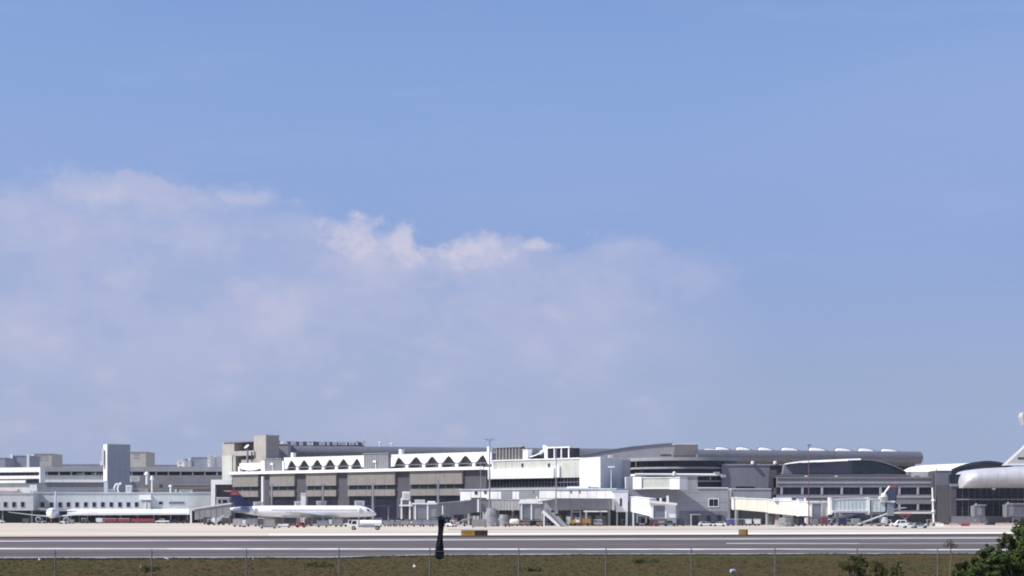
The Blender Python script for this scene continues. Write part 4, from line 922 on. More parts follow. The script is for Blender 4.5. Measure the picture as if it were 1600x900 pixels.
# rear-engined airliner seen side-on
Y = 575.0; s = Y/FPX; x_n = X(588, Y)
t = thing('airliner', 'white rear-engined airliner parked side-on with a blue and red tail', 'airliner', (x_n, Y, 0))
zc = Z(799, Y)
def lx(px): return (px-588)*s
st = [(0, .12, .14, -.95), (-.25, .42, .45, -.88), (-.9, .85, .88, -.68), (-2.0, 1.25, 1.28, -.42), (-3.4, 1.55, 1.6, -.16), (-5.2, 1.75, 1.8, 0), (-8, 1.82, 1.86, 0), (-32, 1.82, 1.86, 0),
      (-36, 1.74, 1.76, .08), (-40, 1.42, 1.4, .32), (-43.5, .92, .95, .55), (-46.2, .35, .5, .75), (-46.9, .12, .3, .8)]
MB().loft([ring(x, a, b, zc+c, 28) for x, a, b, c in st]).build('fuselage', SKIN, t, True, True)
MB().loft([ring(x, a*1.004, b, zc+c, 28) for x, a, b, c in ((-12, 1.3, .5, -1.5), (-14, 1.83, .95, -1.05), (-27, 1.83, .95, -1.05), (-30, 1.3, .5, -1.5))]).build('belly_fairing', BELLY, t, True, True)
for sd in (-1, 1):
    w = airfoil([(-15.5, -24, sd*1.2, zc-1.35, .9), (-18.8, -25, sd*6, zc-1.0, .6), (-25.2, -27.6, sd*16.2, zc-.15, .25)]).build('wing', WINGM, t, True, True)
    for k in (4.5, 9): MB().loft([ring(-24-k*.2+q, .22*m, .25*m, zc-1.35+k*.06, 10) for q, m in ((1.5, .3), (.6, 1), (-1.2, .9), (-2.4, .2))]).build('flap_fairing', WINGM, w, True, True).data.transform(Matrix.Translation((0, sd*k, 0)))
    MB().prism([(lx(357)-.3, sd*.1, Z(768.6, Y)), (lx(376), sd*.1, Z(768.2, Y)), (lx(365), sd*6.1, Z(768, Y)+.1), (lx(354), sd*6.1, Z(768.4, Y)+.1)], (0, 0, .28)).build('tailplane', mat('tailplane_red_grey', (.36, .16, .19), .4), t, True)
    engine(t, lx(391), lx(366), sd*2.75, Z(797, Y), .95, mat('engine_grey_blue', (.17, .20, .28), .35, var=.1), lip=CLEAN)
    bx(t, 'pylon', BELLY, lx(388), lx(370), min(sd*1.2, sd*2.3), max(sd*1.2, sd*2.3), Z(798, Y), Z(796.6, Y), local=True)
fin = [(lx(396), 791), (lx(388), 786), (lx(371), 767.6), (lx(357.5), 767.6), (lx(366), 791.5)]
finshape([(x, Z(y, Y)) for x, y in fin], .5).build('fin', NAVY, t, True)
finshape([(lx(377.6), Z(774.5, Y)), (lx(371.5), Z(767.9, Y)), (lx(358.4), Z(767.9, Y)), (lx(360.8), Z(774.2, Y))], .60).build('fin_red_tip', RED, t, True)
finshape([(lx(373.0), Z(773.0, Y)), (lx(369.6), Z(770.2, Y)), (lx(361.0), Z(770.2, Y)), (lx(361.8), Z(772.0, Y))], .66).build('fin_pale_flash', mat('pale_red', (.62, .30, .32), .4), t, True)
finshape([(lx(384), Z(787, Y)), (lx(375), Z(777.5, Y)), (lx(362.6), Z(778.6, Y)), (lx(365.6), Z(786.6, Y))], .58).build('fin_blue_panel', mat('royal_blue', (.012, .018, .13), .35), t, True)
MB().prism([(x, 1.70, z) for x, z in ((-1.75, zc+.10), (-2.9, zc+.35), (-2.95, zc+.85), (-2.25, zc+.62))], (0, -3.4, 0)).build('cockpit_window', GLASS, t, True)
for x in (-4.4, -38): MB().prism([(x, -1.845 if x > -10 else -1.72, zc-.75), (x-.85, -1.86 if x > -10 else -1.7, zc-.75), (x-.85, -1.8 if x > -10 else -1.62, zc+.95), (x, -1.79 if x > -10 else -1.62, zc+.95)], (0, .05, 0)).build('door', BELLY, t, True)
mb = MB()
for i in range(44): x = -6.6-i*.62; mb.box(x, x+.26, -1.835, -1.78, zc+.28, zc+.62)
mb.build('cabin_windows', mat('small_window', (.25, .27, .31), .3), t, True, kind='stuff')
gear(t, -3.6, 0, zc-1.3, .42); gear(t, -24, 2.6, zc-1.2, .55); gear(t, -24, -2.6, zc-1.2, .55)
# twin-jet facing the viewer at the left
Y = 672.0; s = Y/FPX
t = thing('jet_facing', 'white jet seen head-on before the low terminal wing', 'airliner', (X(94, Y), Y-14, 0), R(-79))
zc = 3.9
st = [(0, .1, .1, -.7), (-.3, .5, .5, -.62), (-1.2, 1.1, 1.1, -.4), (-2.6, 1.6, 1.62, -.15), (-4.5, 1.85, 1.9, 0), (-22, 1.85, 1.9, 0), (-27, 1.5, 1.5, .35), (-31, .9, .95, .8), (-34, .3, .35, 1.1)]
MB().loft([ring(x, a, b, zc+c, 24) for x, a, b, c in st]).build('fuselage', SKIN, t, True, True)
for sd in (-1, 1):
    airfoil([(-10.5, -18.5, sd*1.2, zc-1.45, .9), (-14, -18.8, sd*6, zc-.95, .5), (-19.5, -21.4, sd*16.6, zc+.35, .25)]).build('wing', WINGM if sd < 0 else SKIN, t, True, True)
    airfoil([(-28.2, -32.4, sd*.3, zc+.9, .4), (-32, -34, sd*6.6, zc+1.7, .2)]).build('tailplane', mat('pinkish_skin', (.66, .56, .57), .4), t, True, True)
    engine(t, -9.8, -14, sd*5.1, zc-2.35, 1.0, BELLY)
    gear(t, -17.5, sd*2.6, zc-1.5, .5)
finshape([(-24.5, zc+1.2), (-26.5, zc+1.9), (-31.2, zc+8.4), (-33.8, zc+8.4), (-33.2, zc+1.2)], .45).build('fin', mat('pale_blue_fin', (.45, .47, .58), .4), t, True)
MB().prism([(x, 0, zc+z) for x, z in ((-1.7, .62), (-2.6, 1.28), (-2.9, 1.28), (-1.9, .6))], (0, 0, .1)).box(-2.6, -1.75, -1.0, 1.0, zc+.62, zc+1.05).build('cockpit_window', GLASS, t, True)
gear(t, -3.8, 0, zc-1.5, .42)
# nose-in jet with a dark tail at the right
Y = 585.0; s = Y/FPX
t = thing('jet_dark_tail', 'dark blue jet parked nose-in, swept tail fin with a red tip', 'airliner', (X(1403, Y), Y, 0), R(141))
zc = 3.9        # origin below the tail, nose along +x
NB = mat('midnight_blue', (.02, .024, .055), .35)
st = [(36, .1, .1, -.7), (35.4, .6, .6, -.6), (34, 1.2, 1.2, -.35), (31.5, 1.85, 1.9, 0), (12, 1.85, 1.9, 0), (7, 1.5, 1.5, .4), (3, .9, .95, .85), (0, .3, .35, 1.15)]
MB().loft([ring(x, a, b, zc+c, 24) for x, a, b, c in st]).build('fuselage', NB, t, True, True)
for sd in (-1, 1):
    airfoil([(24, 16, sd*1.2, zc-1.45, .9), (20, 15.6, sd*6, zc-.95, .5), (14.5, 12.8, sd*16.2, zc+.35, .25)]).build('wing', BELLY, t, True, True)
    airfoil([(6.2, 1.8, sd*.4, zc+1.0, .4), (2.2, .3, sd*7.4, zc+1.9, .2)]).build('tailplane', BELLY, t, True, True)
    engine(t, 24.8, 20.4, sd*5.1, zc-2.35, 1.0, NB); gear(t, 17, sd*2.6, zc-1.5, .5)
finshape([(10.6, zc+1.6), (8.3, zc+2.2), (2.9, zc+9.3), (.1, zc+9.3), (.9, zc+1.2)], .45).build('fin', NB, t, True)
finshape([(3.55, zc+8.45), (2.9, zc+9.32), (.08, zc+9.32), (.2, zc+8.45)], .52).build('fin_red_tip', DRED, t, True)
MB().loft([[(a+.30*q, w*y, b) for q, w in ((1, 0), (0, 1), (-1.6, 1), (-1.6, -1), (0, -1))] for a, b, y in ((10.7, zc+1.7, .34), (8.40, zc+2.3, .34), (3.1, zc+9.0, .30))]).build('fin_lit_edge', CLEAN, t, True)  # light catching the fin's leading edge, painted as a white strip
gear(t, 32, 0, zc-1.5, .42)

# ------------------------------------------------------------------ boarding bridges
def tunnel(t, a, b, m, wd=3.2, ribs=True, name='tunnel'):
    """a, b = (column, top row, bottom row, distance) of the tunnel's near side at each end"""
    A0, A1, B0, B1 = P(a[0], a[2], a[3]), P(a[0], a[1], a[3]), P(b[0], b[2], b[3]), P(b[0], b[1], b[3])
    d = (B0-A0); d.z = 0; n = Vector((-d.y, d.x, 0)).normalized()*wd
    k = MB().hexa([A0, B0, B0+n, A0+n, A1, B1, B1+n, A1+n]).build(name, m, t)
    o = n.normalized()*-.22; up = Vector((0, 0, .22))
    MB().hexa([A1+o, B1+o, B1+n-o, A1+n-o, A1+o+up, B1+o+up, B1+n-o+up, A1+n-o+up]).build('roof_edge', WHITE if m is not BRIDGE else BRIDGE, k)
    if ribs:
        L = d.length; nn = max(2, int(L/1.15)); mb = MB(); o2 = n.normalized()*-.09
        for i in range(nn+1):
            q = i/nn; lo = A0.lerp(B0, q)+Vector((0, 0, .15)); hi = A1.lerp(B1, q)-Vector((0, 0, .15)); e = d.normalized()*.09
            mb.hexa([lo-e+o2, lo+e+o2, lo+e-o2*.1, lo-e-o2*.1, hi-e+o2, hi+e+o2, hi+e-o2*.1, hi-e-o2*.1])
        mb.build('rib_panel', m, k, kind='stuff')
    return k
def cab(t, p0, p1, y0, y1, Y, panel=None, wall=None, d=3.6):
    x0, x1, z0, z1 = X(p0, Y), X(p1, Y), Z(y1, Y), Z(y0, Y)
    c = bx(t, 'cab', wall or CREAMB, x0, x1, Y, Y+d, z0, z1)
    w = x1-x0
    if panel: 
        bx(c, 'shutter', SLATE, X(panel[0], Y), X(panel[1], Y), Y-.10, Y-.004, Z(panel[3], Y), Z(panel[2], Y))
        mb = MB(); zt, zb_ = Z(panel[2], Y), Z(panel[3], Y)
        for i in range(7): zz_ = zb_+(zt-zb_)*(i+.5)/7; mb.box(X(panel[0], Y)+.1, X(panel[1], Y)-.1, Y-.15, Y-.102, zz_-.05, zz_+.05)
        mb.build('shutter_slats', DCONC, c)
        for q in (panel[0]-1.1, panel[1]+1.3): bx(c, 'frame_post', CLEAN, X(q-1.1, Y), X(q+1.1, Y), Y-.3, Y-.02, z0-.2, z1)
    bx(c, 'roof', CLEAN, x0-.4, x1+.4, Y-.5, Y+d+.3, z1+.003, z1+.45)
    bx(c, 'floor_edge', GREYM, x0-.2, x1+.2, Y-.35, Y+d, z0-.45, z0-.21)
    return c
def bogie(t, px, ytop, Y, sp=1.4):
    b = Vector((X(px, Y), Y+1.5, 0)); zt = Z(ytop, Y)
    g = MB()
    for q in (-1, 1): g.box(b.x+q*sp-.25, b.x+q*sp+.25, b.y-.25, b.y+.25, .9, zt)
    g.box(b.x-sp-.25, b.x+sp+.25, b.y-.3, b.y+.3, zt-.7, zt-.25).build('lift_column', GREYM, t)
    MB().box(b.x-sp, b.x+sp, b.y-.35, b.y+.35, .45, .9).build('axle_beam', GREYM, t)
    for q in (-1, 1): MB().cyl((b.x+q*sp, b.y-.6, .5), (b.x+q*sp, b.y+.6, .5), .5, .5, 12).build('wheel', BLACK, t)
def column(t, px, ytop, Y, r=.5, m=None): MB().cyl((X(px, Y), Y+1.6, 0), (X(px, Y), Y+1.6, Z(ytop, Y)), r, r, 10).build('column', m or GREYM, t, smooth=True)
GRP = 'passenger boarding bridges'
# 1: grey bridge beside the airliner nose
t = thing('boarding_bridge', 'long grey boarding bridge with blue-grey shutter cab behind the windsock', 'boarding bridge', (X(700, 575), 575, 0), 0, GRP)
cab(t, 645, 681, 788, 811, 571, (650, 667, 790.5, 810.5), BRIDGE)
tunnel(t, (681, 787.6, 806.5, 571), (734, 783, 803, 577), BRIDGE); tunnel(t, (734.3, 782, 801.5, 577), (768, 781, 799, 582), BRIDGE)
MB().box(X(625, 573), X(640, 573), 573, 577, Z(811, 573), Z(791, 573)).build('docking_cab', CHAR, t)
for px in (626, 639): bx(t, 'cab_post', CLEAN, X(px, 572), X(px+2.4, 572), 572, 572.6, Z(811, 572), Z(783 if px > 630 else 778, 572))
bx(t, 'cab_roof', CLEAN, X(624, 572), X(645, 572), 571.6, 577, Z(790.8, 572), Z(788.6, 572))
bx(t, 'sign_box', CLEAN, X(628.5, 572), X(640, 572), 572, 574, Z(781, 572), Z(768, 572)); bx(t, 'sign_panel', CREAM, X(630.5, 571.9), X(638, 571.9), 571.9, 571.996, Z(778.5, 572), Z(770.5, 572))
bx(t, 'roof_unit', CREAM, X(648, 573), X(664, 573), 572, 574.5, Z(787, 573)+.3, Z(780.5, 573)); bx(t, 'roof_unit', CLEAN, X(668, 573), X(680, 573), 572, 574, Z(787, 573)+.3, Z(783, 573))
bx(t, 'gangway_post', CLEAN, X(745.5, 574), X(748.5, 574), 574, 574.5, Z(800, 574), Z(780, 574)); bx(t, 'joint_collar', DCONC, X(752, 575), X(764, 575), 575, 575.9, Z(798, 575), Z(782.5, 575))
bx(t, 'white_jamb', CLEAN, X(690.6, 570), X(692.4, 570), 570, 570.5, Z(804, 570), Z(790, 570))
bogie(t, 700, 804, 572); column(t, 772, 799, 580)
# 2: grey bridge in the centre
t = thing('boarding_bridge', 'grey boarding bridge with a service stair beside its white-framed cab', 'boarding bridge', (X(880, 565), 565, 0), 0, GRP)
cab(t, 812, 846, 787, 811, 560, (816, 829, 789, 809.5), BRIDGE)
tunnel(t, (846, 784, 802, 560), (866, 781, 800, 561), BRIDGE); tunnel(t, (866.2, 779.4, 797.5, 561), (960, 780, 796.5, 566), BRIDGE)
tunnel(t, (768, 780.6, 797.4, 578), (812, 781.2, 797, 571), BRIDGE, name='rear_tunnel')
bx(t, 'end_frame', CREAM, X(957.6, 560), X(960.4, 560), 560.6, 562.4, Z(797.4, 560), Z(779, 560))
bx(t, 'duct', CLEAN, X(912, 561), X(949, 561), 561, 562, Z(800, 561), Z(797.9, 561))
bx(t, 'roof_unit', WHITE, X(812, 561), X(838, 561), 561, 563.5, Z(786, 561)+.2, Z(780.5, 561)); bx(t, 'roof_mast', CLEAN, X(837.5, 561), X(840, 561), 561, 561.4, Z(786, 561), Z(775, 561))
bogie(t, 856, 802, 561); bogie(t, 900, 797.5, 562); column(t, 952, 796.5, 565)
# 3: short white bridge
t = thing('boarding_bridge', 'short bright white boarding bridge tapering toward its cab', 'boarding bridge', (X(1010, 558), 558, 0), 0, GRP)
tunnel(t, (984, 776.5, 799, 563), (1015.5, 780, 806.5, 556), CLEAN, ribs=False)
cab(t, 1016.5, 1056, 788.5, 809, 554, (1021, 1039, 790, 808.5), CLEAN)
MB().hexa([P(1014, 785.5, 553), P(1058, 789.4, 553), P(1058, 789.4, 558.5), P(1014, 785.5, 558.5), P(1014, 781.5, 553), P(1058, 786.2, 553), P(1058, 786.2, 558.5), P(1014, 781.5, 558.5)]).build('sloping_roof', CLEAN, t)
for p0, p1, y0 in ((1031, 1034, 778), (1041.5, 1045, 774.5)): bx(t, 'roof_post', CLEAN, X(p0, 554), X(p1, 554), 554, 554.6, Z(787, 554), Z(y0, 554))
for p0, p1 in ((1026, 1030.6), (1034.4, 1041.2)): bx(t, 'roof_unit', BLACK, X(p0, 555), X(p1, 555), 555, 556.5, Z(785.5, 555), Z(778.5, 555))
bogie(t, 1003, 803, 557); bx(t, 'leg', CLEAN, X(988.5, 556), X(990.5, 556), 556, 556.5, 0, Z(800, 556)); bogie(t, 1034, 810, 555)
# 4: long cream bridge
t = thing('boarding_bridge', 'long cream boarding bridge sloping gently down to the right', 'boarding bridge', (X(1205, 583), 583, 0), 0, GRP)
tunnel(t, (1143, 778.5, 795.5, 604), (1199, 780.5, 800.5, 588), CREAMB); tunnel(t, (1199.3, 781.2, 801.5, 588), (1247, 784, 806, 578), CREAMB)
for a in (1144, 1149.5): tunnel(t, (a, 777.6, 796.4, 602.8), (a+2.4, 777.8, 796.8, 602.2), CLEAN, ribs=False, name='door_frame', wd=3.6)
tunnel(t, (1244.8, 780, 806.5, 577.8), (1247.6, 780, 806.8, 577.2), CLEAN, ribs=False, name='end_frame', wd=3.6)
tunnel(t, (1247.8, 784.2, 805.8, 577), (1265, 785.6, 806, 573.5), CREAMB, ribs=False, name='neck')
bx(t, 'roof_unit', CLEAN, X(1210, 584), X(1237, 584), 584, 586.5, Z(783, 584), Z(777.6, 584)); bx(t, 'roof_post', CLEAN, X(1256.5, 577), X(1259.5, 577), 577, 577.5, Z(785, 577), Z(778, 577))
cab(t, 1263, 1294, 785, 806.5, 572, (1268.8, 1282.8, 787, 806), CREAMB)
bogie(t, 1232, 804, 579); column(t, 1152, 796, 601, .7); column(t, 1200, 801, 588, .6, CONC)
# 5: glazed bridge to the right jet
t = thing('boarding_bridge', 'pale blue ribbed glass-sided boarding bridge before the dark jet tail', 'boarding bridge', (X(1340, 566), 566, 0), 0, GRP)
PB = mat('pale_blue_ribbed', (.52, .58, .60), .4, streak=.25, var=.08, scale=1.0)
tunnel(t, (1300.5, 780.5, 799.5, 566), (1355, 778.8, 799.8, 566), PB); tunnel(t, (1361.5, 780, 800, 566), (1382, 780, 800, 566), PB)
for a, b in ((1296.5, 1300.2), (1355.2, 1359.2)): tunnel(t, (a, 778.5, 804, 565.6), (b, 778.5, 804, 565.6), CLEAN, ribs=False, name='frame', wd=3.8)
tunnel(t, (1300.3, 798.4, 801, 565.5), (1355, 798.6, 801, 565.5), CLEAN, ribs=False, name='floor_beam', wd=.4)
bx(t, 'docking_cab', SLATE, X(1387, 565), X(1397, 565), 565, 568, Z(806, 565), Z(785, 565)); bx(t, 'cab_arch', WHITE, X(1386, 564.8), X(1398.5, 564.8), 564.6, 568, Z(785, 565)+.004, Z(782.6, 565))
bx(t, 'canopy', CREAM, X(1376, 565), X(1387, 565), 565, 568.6, Z(785, 565), Z(775, 565)); MB().lathe(P(1381, 776.5, 564.8), [(.9, 0), (1.0, .5), (.7, 1.1), (.1, 1.35)], 10).build('canopy_dome', CLEAN, t, smooth=True)
bogie(t, 1370, 800, 566); column(t, 1310, 800, 566)
# 6, 7: cabs at the glass building
for i, (a, b, y0, y1) in enumerate(((1523, 1539, 790, 807), (1573, 1606, 788, 808))):
    Yb = 592
    t = thing('boarding_bridge', ['small grey boarding bridge standing before the dark glass wall', 'grey boarding bridge cut by the right picture edge'][i], 'boarding bridge', (X(a, Yb), Yb, 0), 0, GRP)
    k = bx(t, 'cab', mat('pinkish_grey', (.125, .12, .145), .7, streak=.3), X(a, Yb), X(b, Yb), Yb, Yb+3.5, Z(y1, Yb), Z(y0, Yb))
    MB().lathe(P(a+2.5, y0+1, Yb+1), [(.5, 0), (.5, .5), (.3, .9), (.05, 1.0)], 10).build('domed_head', BRIDGE, t, smooth=True)
    bx(t, 'roof_plate', BRIDGE, X(a+8, Yb), X(b+2, Yb), Yb-.3, Yb+3, Z(y0, Yb)+.004, Z(y0-1.6, Yb)); bx(k, 'panel', SLATE, X(a+4, Yb), X(a+11, Yb), Yb-.08, Yb-.003, Z(y1-2, Yb), Z(y0+4, Yb))
    bx(t, 'white_jamb', BRIDGE, X(a-2.4, Yb), X(a, Yb)-.003, Yb, Yb+.6, Z(y1, Yb), Z(y0-1, Yb))
    tunnel(t, (a+6, y0+2, y1-1, Yb+3.5), (a+16, y0+1, y1-2, Yb+11.5), BRIDGE, wd=2.6, ribs=False)
    bogie(t, (a+b)/2, y1, Yb, 1.1)

# ------------------------------------------------------------------ ground equipment
def at_ground(px, by): return G(px, by)
def cart(px, by, label, body, L=2.9, roof=None, rot=0, h=2.4, group='baggage carts', load=None, name='baggage_cart', cat='baggage cart'):
    """covered baggage cart: deck, posts, roof, curtains, wheels, tow bar"""
    t = thing(name, label, cat, at_ground(px, by), rot, group)
    hl = L/2
    bx(t, 'deck', RUST, -hl, hl, -.75, .75, .45, .6, local=True)
    for x in (-hl+.06, hl-.06):
        for y in (-.7, .7): bx(t, 'post', GREYM, x-.05, x+.05, y-.05, y+.05, .6, h, local=True)
    bx(t, 'roof', roof or body, -hl-.06, hl+.06, -.82, .82, h, h+.09, local=True)
    if load: bx(t, 'load', load, -hl+.2, hl-.3, -.6, .6, .603, .6+(h-.6)*.72, local=True)
    mb = MB(); n = 5
    for i in range(n):     # gathered curtain folds
        x0 = -hl+.1+(L-.2)*i/n; mb.box(x0, x0+(L-.2)/n*.92, -.74-.03*(i % 2), -.71, .62+(.0 if i % 3 else .12), h-.02)
    mb.build('curtain', body, t, True)
    bx(t, 'end_panel', body, -hl+.0, -hl+.05, -.64, .64, .62, h-.02, local=True)
    for x in (-hl+.5, hl-.5):
        for y in (-.6, .6): MB().cyl((x, y-.08, .24), (x, y+.08, .24), .24, .24, 10).build('wheel', BLACK, t, True)
    MB().cyl((hl, 0, .4), (hl+.9, 0, .3), .04, .04, 6).build('tow_bar', GREYM, t, True)
    return t
def tug(px, by, label, body, rot=0, cabm=None, group='baggage tractors', L=2.8):
    t = thing('baggage_tractor', label, 'tractor', at_ground(px, by), rot, group); h = L/2
    MB().prism([(x, -.75, z) for x, z in ((-h, .35), (h, .35), (h, .95), (h-.8, 1.05), (-.1, 1.05), (-.2, .8), (-h, .8))], (0, 1.5, 0)).build('body', body, t, True)
    bx(t, 'seat', BLACK, -.8, -.3, -.5, .5, .8, 1.3, local=True)
    for x in (-h+.3, .1):
        for y in (-.65, .65): bx(t, 'cab_post', cabm or body, x-.04, x+.04, y-.04, y+.04, 1.0, 1.9, local=True)
    bx(t, 'cab_roof', cabm or body, -h+.2, .2, -.74, .74, 1.9, 2.0, local=True)
    for x in (-h+.5, h-.5):
        for y in (-.72, .72): MB().cyl((x, y-.1, .36), (x, y+.1, .36), .36, .36, 12).build('wheel', BLACK, t, True)
    for y in (-.5, .5): bx(t, 'headlight', CLEAN, h, h+.04, y-.1, y+.1, .7, .85, local=True)
    return t
def uld(px, by, label, body, w=2.2, h=1.7, rot=0, group='cargo containers', dolly=True, d=1.6):
    """contoured cargo container on a dolly"""
    t = thing('cargo_container', label, 'container', at_ground(px, by), rot, group); z0 = .5 if dolly else .02; k = w/2
    MB().prism([(x, -d/2, z) for x, z in ((-k*.78, z0), (k, z0), (k, z0+h), (-k, z0+h), (-k, z0+h*.32))], (0, d, 0)).build('shell', body, t, True)
    for i in range(3): bx(t, 'rib', GREYM, -k*.7+i*k*.72, -k*.7+i*k*.72+.07, -d/2-.04, -d/2-.002, z0+.05, z0+h-.05, local=True)
    bx(t, 'door_panel', body, -k*.55, k*.85, -d/2-.03, -d/2-.001, z0+h*.35, z0+h*.9, local=True)
    if dolly:
        bx(t, 'dolly', RUST, -k-.1, k+.1, -d/2, d/2, .34, .49, local=True)
        for x in (-k+.3, k-.3):
            for y in (-d/2+.15, d/2-.15): MB().cyl((x, y-.08, .2), (x, y+.08, .2), .2, .2, 10).build('wheel', BLACK, t, True)
    return t
def belt(px, by, label, body, L=7, rise=2.6, rot=0, beltm=None, group='belt loaders'):
    t = thing('belt_loader', label, 'belt loader', at_ground(px, by), rot, group); h = L/2
    MB().prism([(x, -.55, z) for x, z in ((-h, .55), (-h+.3, .4), (h, rise), (h, rise+.28))], (0, 1.1, 0)).build('conveyor', beltm or GREYM, t, True)
    for y in (-.6, .6): MB().prism([(x, y, z) for x, z in ((-h, .65), (h, rise+.36), (h, rise+.44), (-h, .75))], (0, .06, 0)).build('side_rail', WHITE, t, True)
    bx(t, 'chassis', body, -h+.8, h-1.6, -.8, .8, .4, .78, local=True)
    bx(t, 'engine_cover', body, -h+1.0, -h+2.2, -.9, -.58, .78, 1.3, local=True); bx(t, 'seat', BLACK, -h+2.5, -h+3.0, -.9, -.6, .8, 1.35, local=True)
    MB().cyl((h-2.2, 0, .6), (h-1.6, 0, rise-.6), .09, .09, 6).build('lift_strut', GREYM, t, True)
    for x in (-h+1.2, h-2.2):
        for y in (-.8, .8): MB().cyl((x, y-.1, .36), (x, y+.1, .36), .36, .36, 12).build('wheel', BLACK, t, True)
    return t
CG = 'baggage carts on the apron'
# left part of the apron
car(-2, 0, 676, 'white car cut by the left picture edge below pier block', CLEAN, rot=0)
uld(155.5, 817.8, 'white square container left of the red carts', CLEAN, 2.4, 1.5)
for i, px in enumerate((173, 194, 215, 233.5)):
    cart(px, 817.6, ['red baggage cart with pale roof, leftmost of the red row', 'second red baggage cart from the left in the red row', 'third red baggage cart from the left in the red row', 'red baggage cart nearest white pickup in the red row'][i], RED, L=4.4 if i < 3 else 3.9, roof=CLEAN if i < 2 else RED, h=1.75, group='red baggage carts in a row')
car(254, 0, GY(817.9), 'white pickup truck parked right of red baggage carts', CLEAN, L=4.9, rot=R(180), kind='pickup')
tug(290, 818, 'dark red baggage tractor below the white canopy end', DRED, R(180))
car(272, 0, GY(817.7), 'dark blue car in shade beneath the canopy', NAVY, L=4.2)
tug(66, 818, 'grey tractor in front of the head-on jet left wing', GREYM); tug(100, 818.6, 'light tow tractor at the nose wheel of head-on jet', WHITE, R(180)); uld(112, 818.3, 'small grey container right of the head-on jet nose', BRIDGE, 1.8, 1.0)
uld(41, 818, 'dark container under the head-on jet left wing tip', CHAR, 2.4, 1.4); tug(133, 817.9, 'dark tractor with white roof beneath canopy left end', CHAR, 0, CLEAN)
# around the airliner tail
cart(324, 819.5, 'dark covered cart at foot of the sloping grey walkway', CHAR, group=CG, load=LUGG)
tug(330, 820.5, 'black tractor with a white bonnet beside sloping walkway', BLACK, 0, CLEAN); belt(343, 820.5, 'dark grey belt loader raised behind the airliner tail', CHAR, 6, 3.0, R(70))
cart(354, 820.5, 'charcoal baggage cart below the airliner tail engine', CHAR, group=CG, load=LUGG)
cart(371, 823.4, 'pinkish grey baggage cart, first one right of dark carts', mat('pinkish_curtain', (.44, .38, .41), .75, var=.15), L=2.6, group=CG)
uld(381.5, 823.8, 'narrow white upright container between baggage carts', CLEAN, 1.0, 1.7)
cart(394, 822.8, 'grey cart with open side below airliner engine', CURT, L=3.2, group=CG); cart(407.5, 822.5, 'short white-topped cart behind brown cart', CHAR, L=2.0, roof=CLEAN, group=CG)
cart(422, 823.8, 'brown and grey cart beneath the airliner rear fuselage', mat('brown_grey_curtain', (.33, .29, .27), .75, var=.2), L=3.0, group=CG)
def dolly(px, by, label, m, L=4.2, load=None):
    t = thing('flat_dolly', label, 'dolly', at_ground(px, by), 0, 'flat dollies'); h = L/2
    bx(t, 'deck', m, -h, h, -.8, .8, .35, .5, local=True); bx(t, 'head_board', m, h-.06, h, -.8, .8, .5, 1.1, local=True)
    for x in (-h+.5, h-.5):
        for y in (-.65, .65): MB().cyl((x, y-.08, .2), (x, y+.08, .2), .2, .2, 10).build('wheel', BLACK, t, True)
    if load: MB().prism([(-h+.3, -.6, .503), (h-.4, -.6, .503), (h-.7, -.6, 1.0), (0, -.6, 1.15), (-h+.6, -.6, .9)], (0, 1.2, 0)).build('load', load, t, True)
    MB().cyl((h, 0, .4), (h+.8, 0, .3), .04, .04, 6).build('tow_bar', GREYM, t, True)
    return t
dolly(419, 826, 'dark flat dolly with a low load before brown cart', CHAR, 4.4, TARP); dolly(444, 824.8, 'flat dolly loaded with white sheeting below the airliner', RUST, 3.6, CLEAN)
dolly(457, 823.6, 'flat dolly with dark load below the airliner wing', RUST, 3.4, LUGG); tug(470, 824.4, 'red baggage tractor beneath the airliner wing root', RED, R(180)); cart(482, 822.6, 'open charcoal cart beneath the airliner belly', CHAR, L=2.4, group=CG, load=LUGG)
cart(504, 824, 'rounded grey baggage cart, left of two below front fuselage', CURT, L=3.2, group=CG, h=1.9); uld(516.5, 821.6, 'slim white upright container between two grey carts', CLEAN, .9, 1.5)
cart(529, 823.4, 'grey baggage cart with brown deck below front fuselage', CURT, L=2.5, group=CG); tug(545, 822.8, 'small white tractor behind the tanker truck cab', CLEAN, R(180))
# tanker truck
p0 = G(573, 828.2); t = thing('tanker_truck', 'white tanker truck driving on the apron below the airliner nose', 'truck', p0, R(180))
bx(t, 'chassis', GREYM, -3.8, 3.6, -.55, .55, .75, .95, local=True)
MB().prism([(x, -1.15, z) for x, z in ((2.0, .6), (4.1, .6), (4.1, 1.25), (3.9, 1.45), (3.55, 2.5), (2.0, 2.55))], (0, 2.3, 0)).build('cab', CLEAN, t, True)
for y in (-1.17, 1.14): MB().prism([(x, y, z) for x, z in ((2.5, 1.5), (3.65, 1.5), (3.42, 2.3), (2.5, 2.3))], (0, .03, 0)).build('side_window', GLASS, t, True)
MB().prism([(4.0, -1, 1.48), (4.0, 1, 1.48), (3.66, 1, 2.4), (3.66, -1, 2.4)], (-.06, 0, 0)).build('windscreen', GLASS, t, True)
tk = MB().loft([[(x, 1.12*k*math.cos(q), 1.72+.80*k*math.sin(q)) for q in [2*math.pi*i/20 for i in range(20)]] for x, k in ((-3.85, .86), (-3.7, 1), (1.6, 1), (1.75, .86))]).build('tank', CLEAN, t, True, True)
for x in (-2.4, -.9, .6): MB().cyl((x, 0, 2.5), (x, 0, 2.68), .28, .28, 10).build('hatch', GREYM, tk, True)
bx(tk, 'catwalk', GREYM, -3.4, 1.4, -.25, .25, 2.521, 2.56, local=True)
bx(t, 'hose_locker', BRIDGE, -1.6, .9, -1.12, 1.12, .62, 1.2, local=True)
